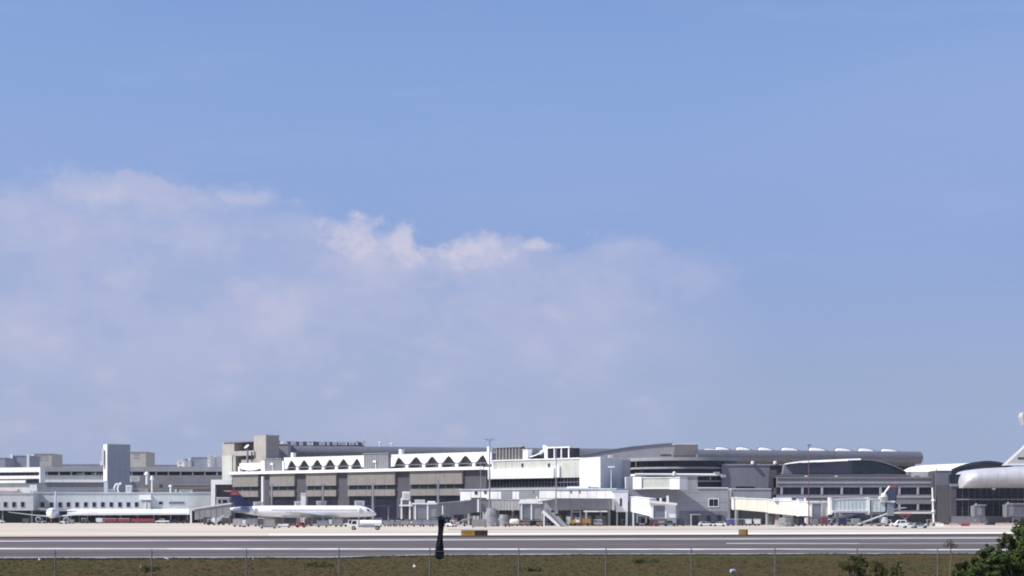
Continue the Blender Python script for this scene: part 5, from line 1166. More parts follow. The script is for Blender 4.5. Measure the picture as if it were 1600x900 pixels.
for x in (3.2, -2.7):
    for y in (-1.0, 1.0):
        w = MB().cyl((x, y-.16, .52), (x, y+.16, .52), .52, .52, 16).build('wheel', BLACK, t, True); MB().cyl((x, y*1.17-.02, .52), (x, y*1.17+.02, .52), .24, .24, 12).build('hub', SILVER, w, True)
    bx(t, 'mudguard', CLEAN, x-.65, x+.65, -1.16, 1.16, 1.08, 1.16, local=True)
for y in (-.85, .85): bx(t, 'headlight', CLEAN, 4.1, 4.14, y-.15, y+.15, .85, 1.05, local=True)
bx(t, 'bumper', GREYM, 4.1, 4.2, -1.1, 1.1, .55, .78, local=True)
# carts between truck and windsock
for i, (px, w) in enumerate(((604, 2.0), (613, 2.0), (622, 2.2), (633, 2.4))):
    cart(px, 822.8, ['grey baggage cart directly behind the tanker truck', 'light grey cart with white posts, second behind the tanker truck', 'grey cart with white posts, third behind the tanker truck', 'brownish grey cart at the end of row behind tanker truck'][i], [BRIDGE, CURT, CURT, mat('brown_grey_curtain', (.33, .29, .27))][i], L=w, roof=[GREYM, WHITE, WHITE, GREYM][i], h=1.8, group=CG)
for i, (px, w) in enumerate(((652, 3.0), (667, 3.0), (681, 2.6))):
    cart(px, 823, ['blue-grey cart below the shutter cab, left of three', 'blue-grey cart below the shutter cab, middle of three', 'blue-grey cart just left of the windsock'][i], mat('blue_grey_curtain', (.27, .28, .35), .7, var=.15), L=w, h=1.9, group=CG)
uld(643.5, 820.5, 'small white box at foot of the blue-grey shutter cab', CLEAN, 1.0, .8)
tug(698, 822.5, 'white and grey tractor just right of the windsock', CLEAN, 0, GREYM); tug(706, 823.4, 'small white service tractor right of windsock', CLEAN, R(150)); belt(722, 822.6, 'pale green-grey belt loader right of the windsock', mat('pale_green_grey', (.45, .48, .43), .6), 6, 2.6, 0, BRIDGE)
tug(728, 820.5, 'cream tractor partly hidden behind pale belt loader', CREAM, R(30))
uld(749, 824.4, 'large grey square container in front of the boarding bridge', BRIDGE, 4.2, 1.9, d=2.2)
for i, (px, c) in enumerate(((741, CLEAN), (746.5, CLEAN))): uld(px, 821, ['white container, left of a pair behind grey container', 'white container, right of a pair behind grey container'][i], c, .9, 2.6)
def tarp(px, by, label, m, w, h, d=3, top=.35, name='covered_equipment'):
    t = thing(name, label, 'covered equipment', at_ground(px, by), random.uniform(-.2, .2), 'tarpaulin covered equipment')
    rr = []; rng = random.Random(int(px))
    for q in range(8):
        z = h*q/7; k = 1-(1-top)*(q/7)**1.4
        rr.append([((w/2*k*(1+.13*math.sin(3*a+q*.4)+.08*math.sin(9*a)+rng.uniform(-.05, .05)))*math.cos(a)+.05*w*math.sin(q*1.3), d/2*k*math.sin(a)*(1+.1*math.sin(7*a)+rng.uniform(-.05, .05)), z+rng.uniform(-.1, .1)*(0 < q < 7)) for a in [2*math.pi*i/18 for i in range(18)]])
    MB().loft(rr).build('cover', m, t, True, True); bx(t, 'pallet', RUST, -w*.42, w*.42, -d*.4, d*.4, .0, .14, local=True)
    return t
tarp(766, 822.6, 'tall grey tarpaulin-covered cone stack beneath the boarding bridge', TARP, 5.2, 5.6, 4, .45); tarp(786, 821.8, 'grey covered machine right of the tall covered stack', TARP, 4.2, 3.6, 3, .55)
t = thing('water_tank', 'rounded cream tank trailer right of covered equipment', 'tank', G(804, 822.2)); 
MB().loft([[(x, .95*k*math.cos(q), 1.35+.95*k*math.sin(q)) for q in [2*math.pi*i/16 for i in range(16)]] for x, k in ((-1.5, .5), (-1.3, .85), (-.9, 1), (.9, 1), (1.3, .85), (1.5, .5))]).build('tank', CREAMB, t, True, True)
bx(t, 'trailer', RUST, -1.6, 1.6, -.7, .7, .3, .48, local=True)
for x in (-.8, .8): MB().cyl((x, -.75, .28), (x, .75, .28), .28, .28, 10).build('wheel', BLACK, t, True)
uld(757.5, 820.2, 'white rounded container behind the covered cone stack', CLEAN, 1.2, 3.4); uld(780, 820.5, 'small white container on the covered machine right side', WHITE, 1.2, 2.9)
cart(793, 823.4, 'low reddish cart in front of the cream tank', mat('reddish_curtain', (.30, .20, .19), .7), L=2.2, h=1.0, group=CG, load=LUGG)
cart(820, 822.5, 'low rust-red cart with luggage right of cream tank', mat('reddish_curtain', (.30, .20, .19), .7), L=2.8, h=1.3, group=CG, load=LUGG)
tug(835, 822.4, 'black tractor below the central boarding bridge cab', BLACK, 0, CHAR); cart(844, 822.8, 'reddish low cart beside the service stair foot', mat('reddish_curtain', (.30, .20, .19), .7), L=2.2, h=1.2, group=CG, load=LUGG)
# service stair
t = thing('service_stair', 'grey sloping service stair with a white side rail down to the apron', 'stair', G(868, 823))
Ys = GY(823)-1.0
MB().hexa([P(877, 823, Ys), P(887, 822, Ys), P(887, 822, Ys+1.8), P(877, 823, Ys+1.8), P(848.5, 796, Ys), P(852, 784.5, Ys), P(852, 784.5, Ys+1.8), P(848.5, 796, Ys+1.8)]).build('side_panel', mat('stair_side_grey', (.33, .34, .36), .7, streak=.4), t)
MB().hexa([P(872, 823, Ys-.3), P(877.5, 823, Ys-.3), P(877.5, 823, Ys-.02), P(872, 823, Ys-.02), P(846, 800.5, Ys-.3), P(849, 797, Ys-.3), P(849, 797, Ys-.02), P(846, 800.5, Ys-.02)]).build('white_stringer', CLEAN, t)
for q in range(8):
    c0 = P(849.5+3.4*q, 791+3.9*q, Ys); bx(t, 'tread', GREYM, c0.x-.3, c0.x+.3, Ys-.6, Ys-.302, c0.z-.06, c0.z)
for px, py in ((861, 798), (868, 803.5)): bx(t, 'vent_hole', BLACK, X(px, Ys), X(px+4, Ys), Ys-.05, Ys-.001, Z(py+2.4, Ys), Z(py-.8, Ys))
bx(t, 'landing_post', CLEAN, X(849, Ys), X(851, Ys), Ys+.4, Ys+.8, 0, Z(800, Ys))
uld(889.5, 821.6, 'white upright tank box between service stair and orange loader', CLEAN, 1.7, 2.4); uld(893, 821, 'tall white round-topped container behind orange loader', CLEAN, 1.1, 3.8)
# orange loader
t = thing('cargo_loader', 'orange and brown cargo loader truck beneath the central boarding bridge', 'loader', G(908, 822), R(180), None)
bx(t, 'chassis', BROWN, -3, 3, -1.1, 1.1, .45, .95, local=True); bx(t, 'rear_body', mat('ochre_paint', (.34, .19, .06), .6, var=.2), -3, -.3, -1.15, 1.15, .953, 2.35, local=True)
MB().prism([(x, -1.1, z) for x, z in ((.2, .953), (3, .953), (3, 1.4), (2.4, 2.0), (.2, 2.1))], (0, 2.2, 0)).build('front_deck', ORANGE, t, True)
bx(t, 'cab', CLEAN, .6, 1.8, .3, 1.2, 1.9, 2.6, local=True); bx(t, 'cab_window', GLASS, .75, 1.65, 1.195, 1.22, 2.1, 2.5, local=True)
bx(t, 'white_panel', CLEAN, .5, 1.7, 1.1, 1.16, 1.2, 1.9, local=True); bx(t, 'guard_rail', ORANGE, -2.9, 2.9, 1.16, 1.22, .97, 1.12, local=True)
for x in (-2, 2):
    for y in (-1, 1): MB().cyl((x, y-.15, .42), (x, y+.15, .42), .42, .42, 12).build('wheel', BLACK, t, True)
car(934, 0, GY(821.8), 'silver-grey van facing the camera right of orange loader', SILVER, L=5.0, rot=R(-80), kind='van')
uld(927.5, 820.8, 'thin white post box left of the silver-grey van', CLEAN, .6, 2.2)
uld(952.5, 821, 'white cargo container with a dark notch right of silver van', CLEAN, 2.6, 2.1, d=2)
cart(967, 821.5, 'dark cart beneath the white stair tower', CHAR, L=2.0, group=CG, load=LUGG); tug(977, 821.8, 'plum dark tractor at foot of white stair tower', DRED, 0, GREYM)
tug(1021, 822.3, 'dark red tractor below the short white bridge cab', RED, 0, CHAR, L=2.4); car(1047, 0, GY(822.2), 'teal pickup truck under the short white boarding bridge', TEALP, L=4.2, rot=0, kind='pickup')
cart(1008, 822, 'black cart in shadow below the short white bridge', BLACK, L=3, group=CG, load=LUGG)
car(1103, 0, GY(822.2), 'white car, left of two by the grey gate building doors', CLEAN, L=4.6, rot=0); car(1124, 0, GY(822.4), 'white car, right of two by the grey gate building doors', CLEAN, L=4.2, rot=R(170))
for i, px in enumerate((1142, 1157.5, 1169, 1183)):
    cart(px, 821.6, ['blue curtained baggage cart, leftmost below the cream bridge', 'white and black baggage cart beside the blue one', 'white baggage cart, third below the cream bridge', 'white baggage cart, rightmost below the cream bridge'][i], [BLUE, CHAR, WHITE, WHITE][i], L=[2.6, 2.0, 2.1, 2.1][i], roof=WHITE, h=2.1, group=CG)
car(1166, 0, 606, 'dark van parked behind white carts under the cream bridge', CHAR, L=5, rot=0, kind='van')
uld(1204, 820.6, 'grey upright cabinet beneath the cream bridge middle', BRIDGE, 1.6, 3.0, dolly=False)
tarp(1226, 822.6, 'light grey tarpaulin heap beneath the cream boarding bridge', mat('light_tarpaulin', (.27, .275, .27), .8, var=.3, bump=.4, scale=1.2), 5.6, 2.7, 3, .68)
tarp(1214.5, 820.8, 'small pinkish covered heap left of light grey tarpaulin', mat('pinkish_tarpaulin', (.36, .28, .28), .8, var=.2), 1.8, 3.6, 1.6, .6)
tug(1252, 822, 'dark blue tractor with white details below bridge neck', NAVY, 0, CHAR); uld(1260, 821.4, 'white curved-front container below bridge neck', CLEAN, .9, 2.0); uld(1272, 821.6, 'grey container with white disc below shutter cab', DCONC, 2.4, 1.8)
cart(1288, 821.6, 'dark red curtained cart right of the shutter cab', DRED, L=2.2, group=CG)
car(1305, 0, GY(821.2), 'white car below the ribbed glass-sided bridge', CLEAN, L=3.9, rot=0); car(1322, 0, 578, 'silver van in shade under ribbed glass-sided bridge', SILVER, L=5, rot=R(20), kind='van')
belt(1363, 822.2, 'long pale belt loader sloping up toward the dark jet tail', GREYM, 9.2, 3.7, 0, mat('pale_belt', (.52, .52, .55), .6))
dolly(1378, 822.4, 'flat dolly with brown load beneath the dark jet tail', RUST, 3.4, mat('tan_load', (.34, .25, .18), .8, var=.3)); tug(1391, 822.4, 'white tractor beneath the dark jet tail', CLEAN, 0, CLEAN)
car(1406, 0, GY(823.6), 'small white van at left end of the row of three vehicles', CLEAN, L=3.4, rot=R(180), kind='van'); car(1420, 0, GY(825), 'white car between small van and silver car', CLEAN, L=3.9, rot=R(180)); car(1437.5, 0, GY(825.3), 'silver car at the right end of row of three vehicles', SILVER, L=4.4, rot=0, kind='car')
t = thing('scissor_lift', 'red scissor lift platform raised behind the row of three vehicles', 'lift', G(1414, 819.6))
bx(t, 'platform', RED, -2, 2, -.9, .9, 3.2, 3.55, local=True); bx(t, 'chassis', GREYM, -1.6, 1.6, -.8, .8, .35, .7, local=True); bx(t, 'guard_rail', ORANGE, -2, 2, -.92, -.86, 3.9, 4.05, local=True)
for y in (-.6, .6): MB().cyl((-1.4, y, .7), (1.4, y, 3.2), .07, .07, 6).cyl((1.4, y, .7), (-1.4, y, 3.2), .07, .07, 6).build('scissor_arm', GREYM, t, True)
for x in (-1.1, 1.1):
    for y in (-.75, .75): MB().cyl((x, y-.1, .35), (x, y+.1, .35), .35, .35, 12).build('wheel', BLACK, t, True)
tarp(1382, 819.8, 'pale tarpaulin heap under the pale blue bridge end', PALE, 3, 2.6, 2, .5)
# construction clutter on the right
def barrier(px, by, label, m, L=2.6):
    t = thing('barrier', label, 'barrier', at_ground(px, by), random.uniform(-.1, .1), 'low barriers by the glass building'); h = L/2
    MB().prism([(-h, y, z) for y, z in ((-.3, .02), (.3, .02), (.14, .32), (.09, .85), (-.09, .85), (-.14, .32))], (L, 0, 0)).build('barrier_body', m, t, True); bx(t, 'reflector', ORANGE, -.15, .15, -.19, -.13, .45, .6, local=True)
PK = mat('pinkish_plastic', (.52, .36, .34), .6)
for px, by, m, L, lb in ((1461, 819.6, PK, 3.6, 'pinkish low barrier, leftmost before dark glass wall'), (1478, 819.2, CLEAN, 5.0, 'long white low barrier left before dark glass wall'), (1468, 822.0, WHITE, 2.4, 'pale low barrier nearest the silver car'), (1490, 821.6, PK, 2.6, 'pinkish low barrier below the lift tower right side'),
                         (1495.5, 819, CLEAN, 2.4, 'short white barrier at lift tower foot'), (1512, 819.4, CLEAN, 3.0, 'white barrier below the small grey bridge'), (1508, 822.2, RED, 2.6, 'red barrier standing out on the apron edge'), (1528, 821.2, PK, 4.4, 'long pinkish barrier right of the red one'), (1540, 819.4, CLEAN, 1.8, 'short white barrier right below small grey bridge'), (1556, 819, WHITE, 1.8, 'small white barrier left of yellow bollards'), (1570, 821, PK, 6, 'long pink barrier before yellow bollards'), (1588, 818.8, CLEAN, 2.2, 'white barrier beside the bush top')): barrier(px, by, lb, m, L)
for i, px in enumerate((1566.5, 1575.5)):
    t = thing('bollard', ['pale yellow bollard, left of two before glass wall', 'pale yellow bollard, right of two before glass wall'][i], 'bollard', G(px, 818.6), 0, 'yellow bollards')
    MB().lathe((0, 0, 0), [(.42, 0), (.42, 1.35), (.34, 1.5), (.05, 1.58)], 12).build('post', PALEY, t, True, True); MB().lathe((0, 0, 0), [(.44, .85), (.44, 1.0)], 12).build('band', BLACK, t, True)
tarp(1530, 819.4, 'greenish spoil heap under the small grey bridge', mat('spoil', (.26, .25, .19), .9, var=.3), 4, 2.2, 3, .3); tarp(1470, 818.6, 'dark spoil heap in front of the lift tower', mat('dark_spoil', (.17, .15, .13), .9, var=.3), 7, 1.8, 3, .4)
car(1584, 0, 596, 'dark car half hidden by the bush top', CHAR, L=4.4)
# tall masts and smaller poles
pole(765, 685.5, 560, 'tall double-headed apron mast standing highest over the terminals', 2, GREYM, .30, 1.1)
pole(751, 720, 562, 'thin grey pole left of the tall double-headed mast', 0, GREYM, .13)
pole(869, 699, 556, 'thin dark pole before the white terminal middle', 0, GREYM, .2)
pole(1263.5, 696, 570, 'slim reddish-brown mast with single lamp right of round building', 1, mat('red_brown_steel', (.15, .10, .11), .6), .17)
for i, (px, y0) in enumerate(((425, 757), (505, 757), (583, 754), (685, 750))):
    Yp = 600-i*4
    t = pole(px, y0, Yp, ['pale concrete pole before concourse, leftmost of four', 'pale concrete pole before concourse, second of four', 'pale concrete pole before concourse, third of four', 'pale concrete pole behind the windsock'][i], 0, CONC, .42, group='concrete poles before the concourse')
    b = Vector((X(px, Yp), Yp, Z(y0, Yp))); bx(t, 'lamp_head', CONC, b.x-.75, b.x+.75, Yp-.3, Yp+.3, b.z-.3, b.z+.25); bx(t, 'side_pipe', DCONC, b.x-.62, b.x-.44, Yp-.2, Yp+.2, 0, b.z-1)
for i, (px, p1) in enumerate(((466, 0), (500, 0), (560, 0), (402, 0))):
    Yp = 596
    roofbox(px-6, px+9, 782.5+random.uniform(0, 2), 790, Yp, ['white air unit above the airliner rear fuselage', 'white air unit above the airliner wing', 'white air unit above the airliner nose', 'white air unit right of the airliner fin'][i], CLEAN, d=2, grp='air units on the gate roof')
t = thing('gate_roof', 'low dark gate roof running behind the airliner', 'roof', (X(480, 597), 597, 0))
bx(t, 'slab', CHAR, X(398, 597), X(612, 597), 595, 604, Z(791.5, 597), Z(790, 597)); 
for px in (404, 440, 480, 520, 560, 606): bx(t, 'column', GREYM, X(px, 597), X(px, 597)+.4, 596, 596.4, 0, Z(791.5, 597)-.003)
t = thing('white_pillar', 'white square pillar rising above the airliner fuselage', 'pillar', (X(474, 594), 594, 0))
bx(t, 'shaft', CLEAN, X(470.5, 594), X(478, 594), 593, 594.8, 0, Z(771.5, 594)); bx(t, 'cap', CLEAN, X(470, 594), X(478.5, 594), 592.8, 595, Z(771.5, 594)+.002, Z(770.4, 594))

# second row of equipment in the shade by the buildings
more = [('cart', 384, 820.6, 'dark grey cart in second row behind narrow white container', CHAR), ('uld', 412, 820.2, 'dark container in second row behind short white-topped cart', DCONC), ('cart', 436, 820.8, 'dark cart in second row below airliner rear door', CHAR), ('uld', 492, 820.4, 'dark grey container behind rounded grey cart', DCONC),
        ('cart', 538, 820.6, 'charcoal cart in second row below airliner front door', CHAR), ('tug', 556, 820.4, 'dark tractor hidden behind the tanker truck cab', NAVY), ('cart', 590, 820.6, 'dark blue-grey cart behind the tanker truck rear', SLATE), ('uld', 611, 820.3, 'dark container behind light grey cart row', DCONC), ('cart', 627, 820.4, 'charcoal cart below the dark docking cab', CHAR),
        ('cart', 660, 820.6, 'charcoal cart behind the blue-grey carts', CHAR), ('tug', 692, 820.2, 'dark red tractor behind the windsock right edge', DRED), ('cart', 712, 820.4, 'dark luggage cart behind pale belt loader left end', BROWN), ('cart', 735, 820.2, 'brown luggage cart behind pale belt loader right end', BROWN), ('tug', 795, 820.4, 'black tractor behind the cream tank trailer', BLACK),
        ('cart', 810, 820.2, 'dark grey cart below the white-framed cab left side', CHAR), ('cart', 828, 820.6, 'brown cart behind black tractor under centre cab', BROWN), ('uld', 862, 820.2, 'dark container in shade behind service stair', DCONC), ('cart', 918, 820.0, 'charcoal cart behind orange loader rear', CHAR), ('cart', 942, 820.0, 'dark cart behind silver van and white container', CHAR),
        ('tug', 992, 822.0, 'dark tractor beside the white bridge leg', CHAR), ('uld', 1063, 822.0, 'grey container right of the teal pickup', DCONC), ('cart', 1196, 820.4, 'charcoal cart right of the white curtained carts', CHAR), ('cart', 1240, 820.2, 'dark cart behind the dark blue tractor', CHAR), ('uld', 1280, 820.4, 'dark grey container left of dark red cart', CHAR),
        ('cart', 1316, 821.8, 'dark blue cart beside white car under ribbed bridge', NAVY), ('uld', 1337, 822.0, 'small grey container at belt loader foot', BRIDGE), ('cart', 1348, 820.6, 'charcoal cart behind long pale belt loader', CHAR), ('tug', 1454, 821.8, 'pale tractor right of the silver car', PALE), ('uld', 1548, 820.0, 'grey container below dark glass wall middle', DCONC), ('cart', 1500, 819.6, 'charcoal cart at lift tower right foot', CHAR)]
for kind, px, by, lb, m in more:
    if kind == 'cart': cart(px, by, lb, m, L=2.8, group=CG, load=LUGG)
    elif kind == 'tug': tug(px, by, lb, m, R(random.choice((0, 180))))
    else: uld(px, by, lb, m, 2.4, 1.9)
# ------------------------------------------------------------------ signs, windsock
def sign(px0, px1, y0, y1, Y, label, faces):
    t = thing('taxiway_sign', label, 'sign', (X((px0+px1)/2, Y), Y, 0), 0, 'taxiway signs')
    x0, x1, z0, z1 = X(px0, Y), X(px1, Y), Z(y1, Y), Z(y0, Y)
    bx(t, 'housing', faces[-1][2], x0, x1, Y, Y+.9, z0, z1)
    for a, b, m in faces: bx(t, 'sign_panel', m, x0+(x1-x0)*a+.03, x0+(x1-x0)*b-.03, Y-.06, Y-.003, z0+.06, z1-.06)
    for k in range(3): bx(t, 'leg', GREYM, x0+(x1-x0)*(.15+.35*k)-.05, x0+(x1-x0)*(.15+.35*k)+.05, Y+.2, Y+.3, 0.02, z0)
    return t
AMB = mat('amber_sign', (.40, .22, .02), .5, var=.25, scale=1.2); SBL = mat('sign_black', (.03, .02, .02), .5)
sign(720.5, 762, 828.6, 837.0, 352, 'long taxiway sign, amber left half and black right half', ((0, .52, AMB), (.52, 1, SBL)))
t = sign(1155, 1168.5, 827.4, 836.6, 352, 'small square amber taxiway sign right of centre', ((0, .8, mat('amber_sign_bright', (.50, .28, .05), .5, var=.2, scale=1.5)), (.8, 1, mat('sign_brown', (.16, .07, .02), .6))))
# limp windsock on its pole
Y = GY(882); p = Vector((X(687, Y), Y, 0))
t = thing('windsock', 'limp black windsock hanging on a thin pole in the grass', 'windsock', p)
zt = Z(808, Y)
MB().cyl(p, p+Vector((0, 0, zt+.15)), .045, .035, 8).build('pole', CHAR, t)
rng = random.Random(3); rr = []
prof = [(807, 687, .16), (810, 688.5, .30), (815, 689, .28), (822, 689.2, .23), (830, 689, .21), (838, 688.6, .23), (846, 687.8, .26), (854, 686.8, .31), (860, 686, .36), (866, 686, .38), (871, 686.6, .34), (874, 687.2, .16)]
for i, (yy, px, r) in enumerate(prof):
    c = P(px, yy, Y); rr.append([c+Vector((r*(1+.30*math.sin(3*a+i*.9)+rng.uniform(-.07, .07))*math.cos(a), r*(1+.25*math.sin(3*a+i))*math.sin(a), 0)) for a in [2*math.pi*k/22 for k in range(22)]])
MB().loft(rr).build('sock', mat('black_fabric', (.012, .010, .016), .95, var=.3, scale=4, spec=.05), t, smooth=True)
MB().tube([P(672, 810, Y), P(678, 808, Y), P(687, 809, Y), P(696, 808, Y), P(699, 806, Y)], .05, 6).build('swivel_frame', CHAR, t)
MB().lathe(P(687, 811, Y), [(.3, -.05), (.34, 0), (.3, .05)], 14).build('mouth_ring', CHAR, t)
# ------------------------------------------------------------------ chain-link fence
A, B = Vector((X(86, 70), 70, 0)), Vector((X(1465, 77.5), 77.5, 0)); dv = (B-A)/10; FH = 3.32
t = thing('chain_link_fence', 'grey chain-link fence crossing the foreground grass', 'fence', (A+B)/2)
FST = mat('galvanised_steel', (.15, .15, .17), .7, metal=.1, var=.15, scale=2)
for k in range(-3, 15):
    q = A+dv*k; MB().cyl(q, q+Vector((0, 0, FH+.1)), .023, .023, 8).cyl(q+Vector((0, 0, FH+.1)), q+Vector((0, 0, FH+.14)), .03, .012, 8).build('post', FST, t, smooth=True)
q0, q1 = A+dv*-3, A+dv*14
MB().cyl(q0+Vector((0, 0, FH)), q1+Vector((0, 0, FH)), .012, .012, 6).build('top_wire', FST, t)
MB().cyl(q0+Vector((0, 0, .1)), q1+Vector((0, 0, .1)), .02, .02, 6).build('bottom_wire', FST, t)
mb = MB(); Ln = (q1-q0).length; ud = (q1-q0).normalized(); pitch = .10; H0, H1 = .1, FH; hh = H1-H0
nv = Vector((ud.y, -ud.x, 0))*.0008
verts = []; faces = []
for sgn in (1, -1):
    n = int((Ln+hh)/pitch)
    for i in range(n):
        u0 = i*pitch-hh if sgn > 0 else i*pitch
        a, b = u0, u0+sgn*hh; za_, zb_ = H0, H1
        if sgn > 0 and a < 0: za_ = H0-a; a = 0
        if sgn > 0 and b > Ln: zb_ = H1-(b-Ln); b = Ln
        if sgn < 0 and a > Ln: za_ = H0+(a-Ln); a = Ln
        if sgn < 0 and b < 0: zb_ = H1+b; b = 0
        if zb_-za_ < .05: continue
        p1 = q0+ud*a+Vector((0, 0, za_)); p2 = q0+ud*b+Vector((0, 0, zb_)); w = (ud*sgn-Vector((0, 0, 1))).normalized()*-.0008
        base = len(verts); verts += [p1+w, p1-w*.5+nv, p1-w*.5-nv, p2+w, p2-w*.5+nv, p2-w*.5-nv]
        faces += [(base, base+1, base+4, base+3), (base+1, base+2, base+5, base+4), (base+2, base, base+3, base+5)]
mb.v = verts; mb.f = faces; mb.build('wire_mesh', FST, t, kind='stuff')
# ------------------------------------------------------------------ grass, weeds, litter
def leafmat(name, lo, hi, scale=.5, tr=.25):
    m = mat(name, lo, .8, var=.3, scale=scale, col2=hi, spec=.12)
    b = m.node_tree.nodes['Principled BSDF']
    return m
GR = leafmat('grass_blades', (.112, .066, .044), (.068, .078, .024), .09)
GR.node_tree.nodes['Principled BSDF'].inputs['Specular IOR Level'].default_value = 0
GR.node_tree.nodes['Mapping'].inputs['Scale'].default_value = (.32, .8, 1)
rng = random.Random(11); v = []; fc = []
def tuft(x, y, h, n, sp, v, fc, z=0):
    for k in range(n):
        a = rng.uniform(0, 6.283); r = rng.uniform(0, sp); bx_, by_ = x+r*math.cos(a), y+r*math.sin(a)
        w = rng.uniform(.02, .05); q = rng.uniform(0, 6.283); hh = h*rng.uniform(.6, 1.2); l = rng.uniform(.1, .5)*hh
        b = len(v); c, s = math.cos(q)*w, math.sin(q)*w
        v.extend([(bx_-c, by_-s, z), (bx_+c, by_+s, z), (bx_+l*math.cos(a), by_+l*math.sin(a), z+hh)]); fc.append((b, b+1, b+2))
for i in range(9000):
    Yg = rng.uniform(126, 190); Xg = rng.uniform(-.31, .31)*Yg
    edge = GY(873 if Xg/Yg*FPX+800 < 540 else 868)
    if Yg > edge-1.5: continue
    tuft(Xg, Yg, rng.uniform(.04, .11)*(1.7 if rng.random() < .08 else 1), 5, .22, v, fc)
for i in range(2600):      # ragged overgrown edge along the taxiway
    px = rng.uniform(-20, 1620)
    ye = 874-(px/520) if px < 520 else (873-(px-520)*.0286 if px < 660 else 869-(px-660)*.0032)
    q = G(px, ye+rng.gauss(.25, .45)+.5*math.sin(px*.05)*math.sin(px*.013)); tuft(q.x, q.y, rng.uniform(.06, .2), 6, .3, v, fc, .02)
mb = MB(); mb.v = [Vector(q) for q in v]; mb.f = fc
o = mb.build('grass', GR, None, True, kind='stuff'); o['label'] = 'dry brown and green grass between fence and taxiway'
def leaves(c, rad, n, size, v, fc, rg, droop=.2, shell=.35):
    for i in range(n):
        while True:
            d = Vector((rg.uniform(-1, 1), rg.uniform(-1, 1), rg.uniform(-1, 1)))
            if shell < d.length < 1: break
        p = Vector(c)+Vector((d.x*rad[0], d.y*rad[1], d.z*rad[2]))
        nrm = (d+Vector((rg.uniform(-.8, .8), rg.uniform(-.8, .8), rg.uniform(-.3, .9)))).normalized()
        a = nrm.orthogonal().normalized(); a.rotate(Matrix.Rotation(rg.uniform(0, 6.28), 3, nrm)); b = nrm.cross(a); s = size*rg.uniform(.6, 1.3)
        k = len(v); v.extend([p-a*s, p+b*s*.42+nrm*s*.1, p+a*s, p-b*s*.42+nrm*s*.1]); fc.append((k, k+1, k+2, k+3))
LEAF = leafmat('bush_leaves', (.020, .036, .010), (.098, .138, .040), 1.9); LEAF2 = leafmat('weed_leaves', (.06, .064, .02), (.105, .115, .04), 1.2)
BARK = mat('bark', (.06, .045, .035), .9, var=.3, scale=3)
def bush(name, label, cat, base, clumps, n, size, m, seed, stems):
    rg = random.Random(seed); t = thing(name, label, cat, base); v, fc = [], []
    for c, r in clumps:
        sub = [(Vector(c)+Vector((rg.uniform(-1, 1)*r[0], rg.uniform(-1, 1)*r[1], rg.uniform(-.8, 1)*r[2])), tuple(q*rg.uniform(.25, .6) for q in r)) for k in range(6)]
        for c2, r2 in sub: leaves(c2, r2, int(n*(r2[0]*r2[1]*r2[2])**.5*.7)+12, size, v, fc, rg, shell=0)
        leaves(c, tuple(q*.7 for q in r), int(n*(r[0]*r[1]*r[2])**.55*.5)+10, size, v, fc, rg, shell=0); leaves(c, tuple(q*1.35 for q in r), 14, size, v, fc, rg, shell=.3)
    mb = MB(); mb.v = v; mb.f = fc; mb.build('crown', m, t)
    s = MB(); b = Vector(base)
    for c in stems: q = Vector(c); mid = b.lerp(q, .5)+Vector((rg.uniform(-.1, .1), rg.uniform(-.1, .1), .1)); s.cyl(b+Vector((rg.uniform(-.08, .08), 0, 0)), mid, .05, .035, 7).cyl(mid, q, .035, .012, 7)
    s.build('trunk', BARK, t); return t
Yb = 64.0
cl = []
rg = random.Random(5)
for px, py, r in ((1590, 830, .28), (1604, 816, .26), (1575, 838, .14), (1565, 846, .16), (1600, 850, .4), (1585, 868, .45), (1560, 872, .35), (1615, 840, .5), (1540, 882, .38), (1560, 892, .45), (1590, 895, .55), (1520, 893, .34), (1508, 886, .2), (1535, 866, .2), (1550, 858, .18), (1625, 870, .7), (1575, 915, .6), (1530, 920, .5), (1620, 920, .7), (1580, 955, .7), (1640, 800, .4), (1660, 850, .7), (1522, 876, .15), (1505, 900, .22), (1492, 897, .14), (1498, 884, .10), (1545, 900, .5), (1575, 885, .5), (1600, 880, .5), (1555, 880, .35), (1590, 855, .3), (1610, 860, .5), (1530, 895, .35)):
    c = P(px, py, Yb+rg.uniform(-.5, .5)); cl.append((c, (r, r, r*.8)))
bush('bush', 'dark green leafy bush filling the lower right corner', 'bush', (X(1600, Yb), Yb, 0), cl, 2300, .06, LEAF, 2, [P(1590, 850, Yb), P(1545, 885, Yb), P(1620, 860, Yb), P(1604, 818, Yb), P(1570, 845, Yb)])
for i, (px, py, w, nn) in enumerate(((1330, 872, 18, 5), (1356, 884, 20, 6), (1390, 875, 14, 4), (1407, 888, 12, 3))):
    cl = []; Yw = 66+i
    for k in range(nn*2): cl.append((P(px+rg.uniform(-w, w), py+rg.uniform(0, 40), Yw+rg.uniform(-.3, .3)), (rg.uniform(.10, .22),)*3))
    bush('weed_plant', ['tall spindly green weed, leftmost by the fence', 'bushy green weed, second from the left by the fence', 'thin green weed between bushy weed and fence post', 'low green weed nearest the fence post right of centre'][i], 'weed', (X(px, Yw), Yw, 0), cl, 900, .045, LEAF2, 20+i, [P(px-4, py, Yw), P(px+6, py+6, Yw), P(px, py+12, Yw)])
# dry seed stalk
t = thing('seed_stalk', 'tall dry brown seed stalk left of the corner bush', 'weed', (X(1485, 68), 68, 0))
MB().tube([Vector((X(1485, 68), 68, 0)), P(1484, 900, 68), P(1486, 870, 68), P(1485, 849, 68)], .018, 6).build('stem', mat('straw', (.20, .14, .09), .9), t)
v, fc = [], []
for px, py in ((1485, 850), (1478, 852), (1491, 853), (1484, 846)): leaves(P(px, py, 68), (.16, .12, .10), 60, .035, v, fc, random.Random(px))
mb = MB(); mb.v = v; mb.f = fc; mb.build('seed_head', leafmat('straw_leaves', (.16, .11, .06), (.12, .11, .04), 2), t)
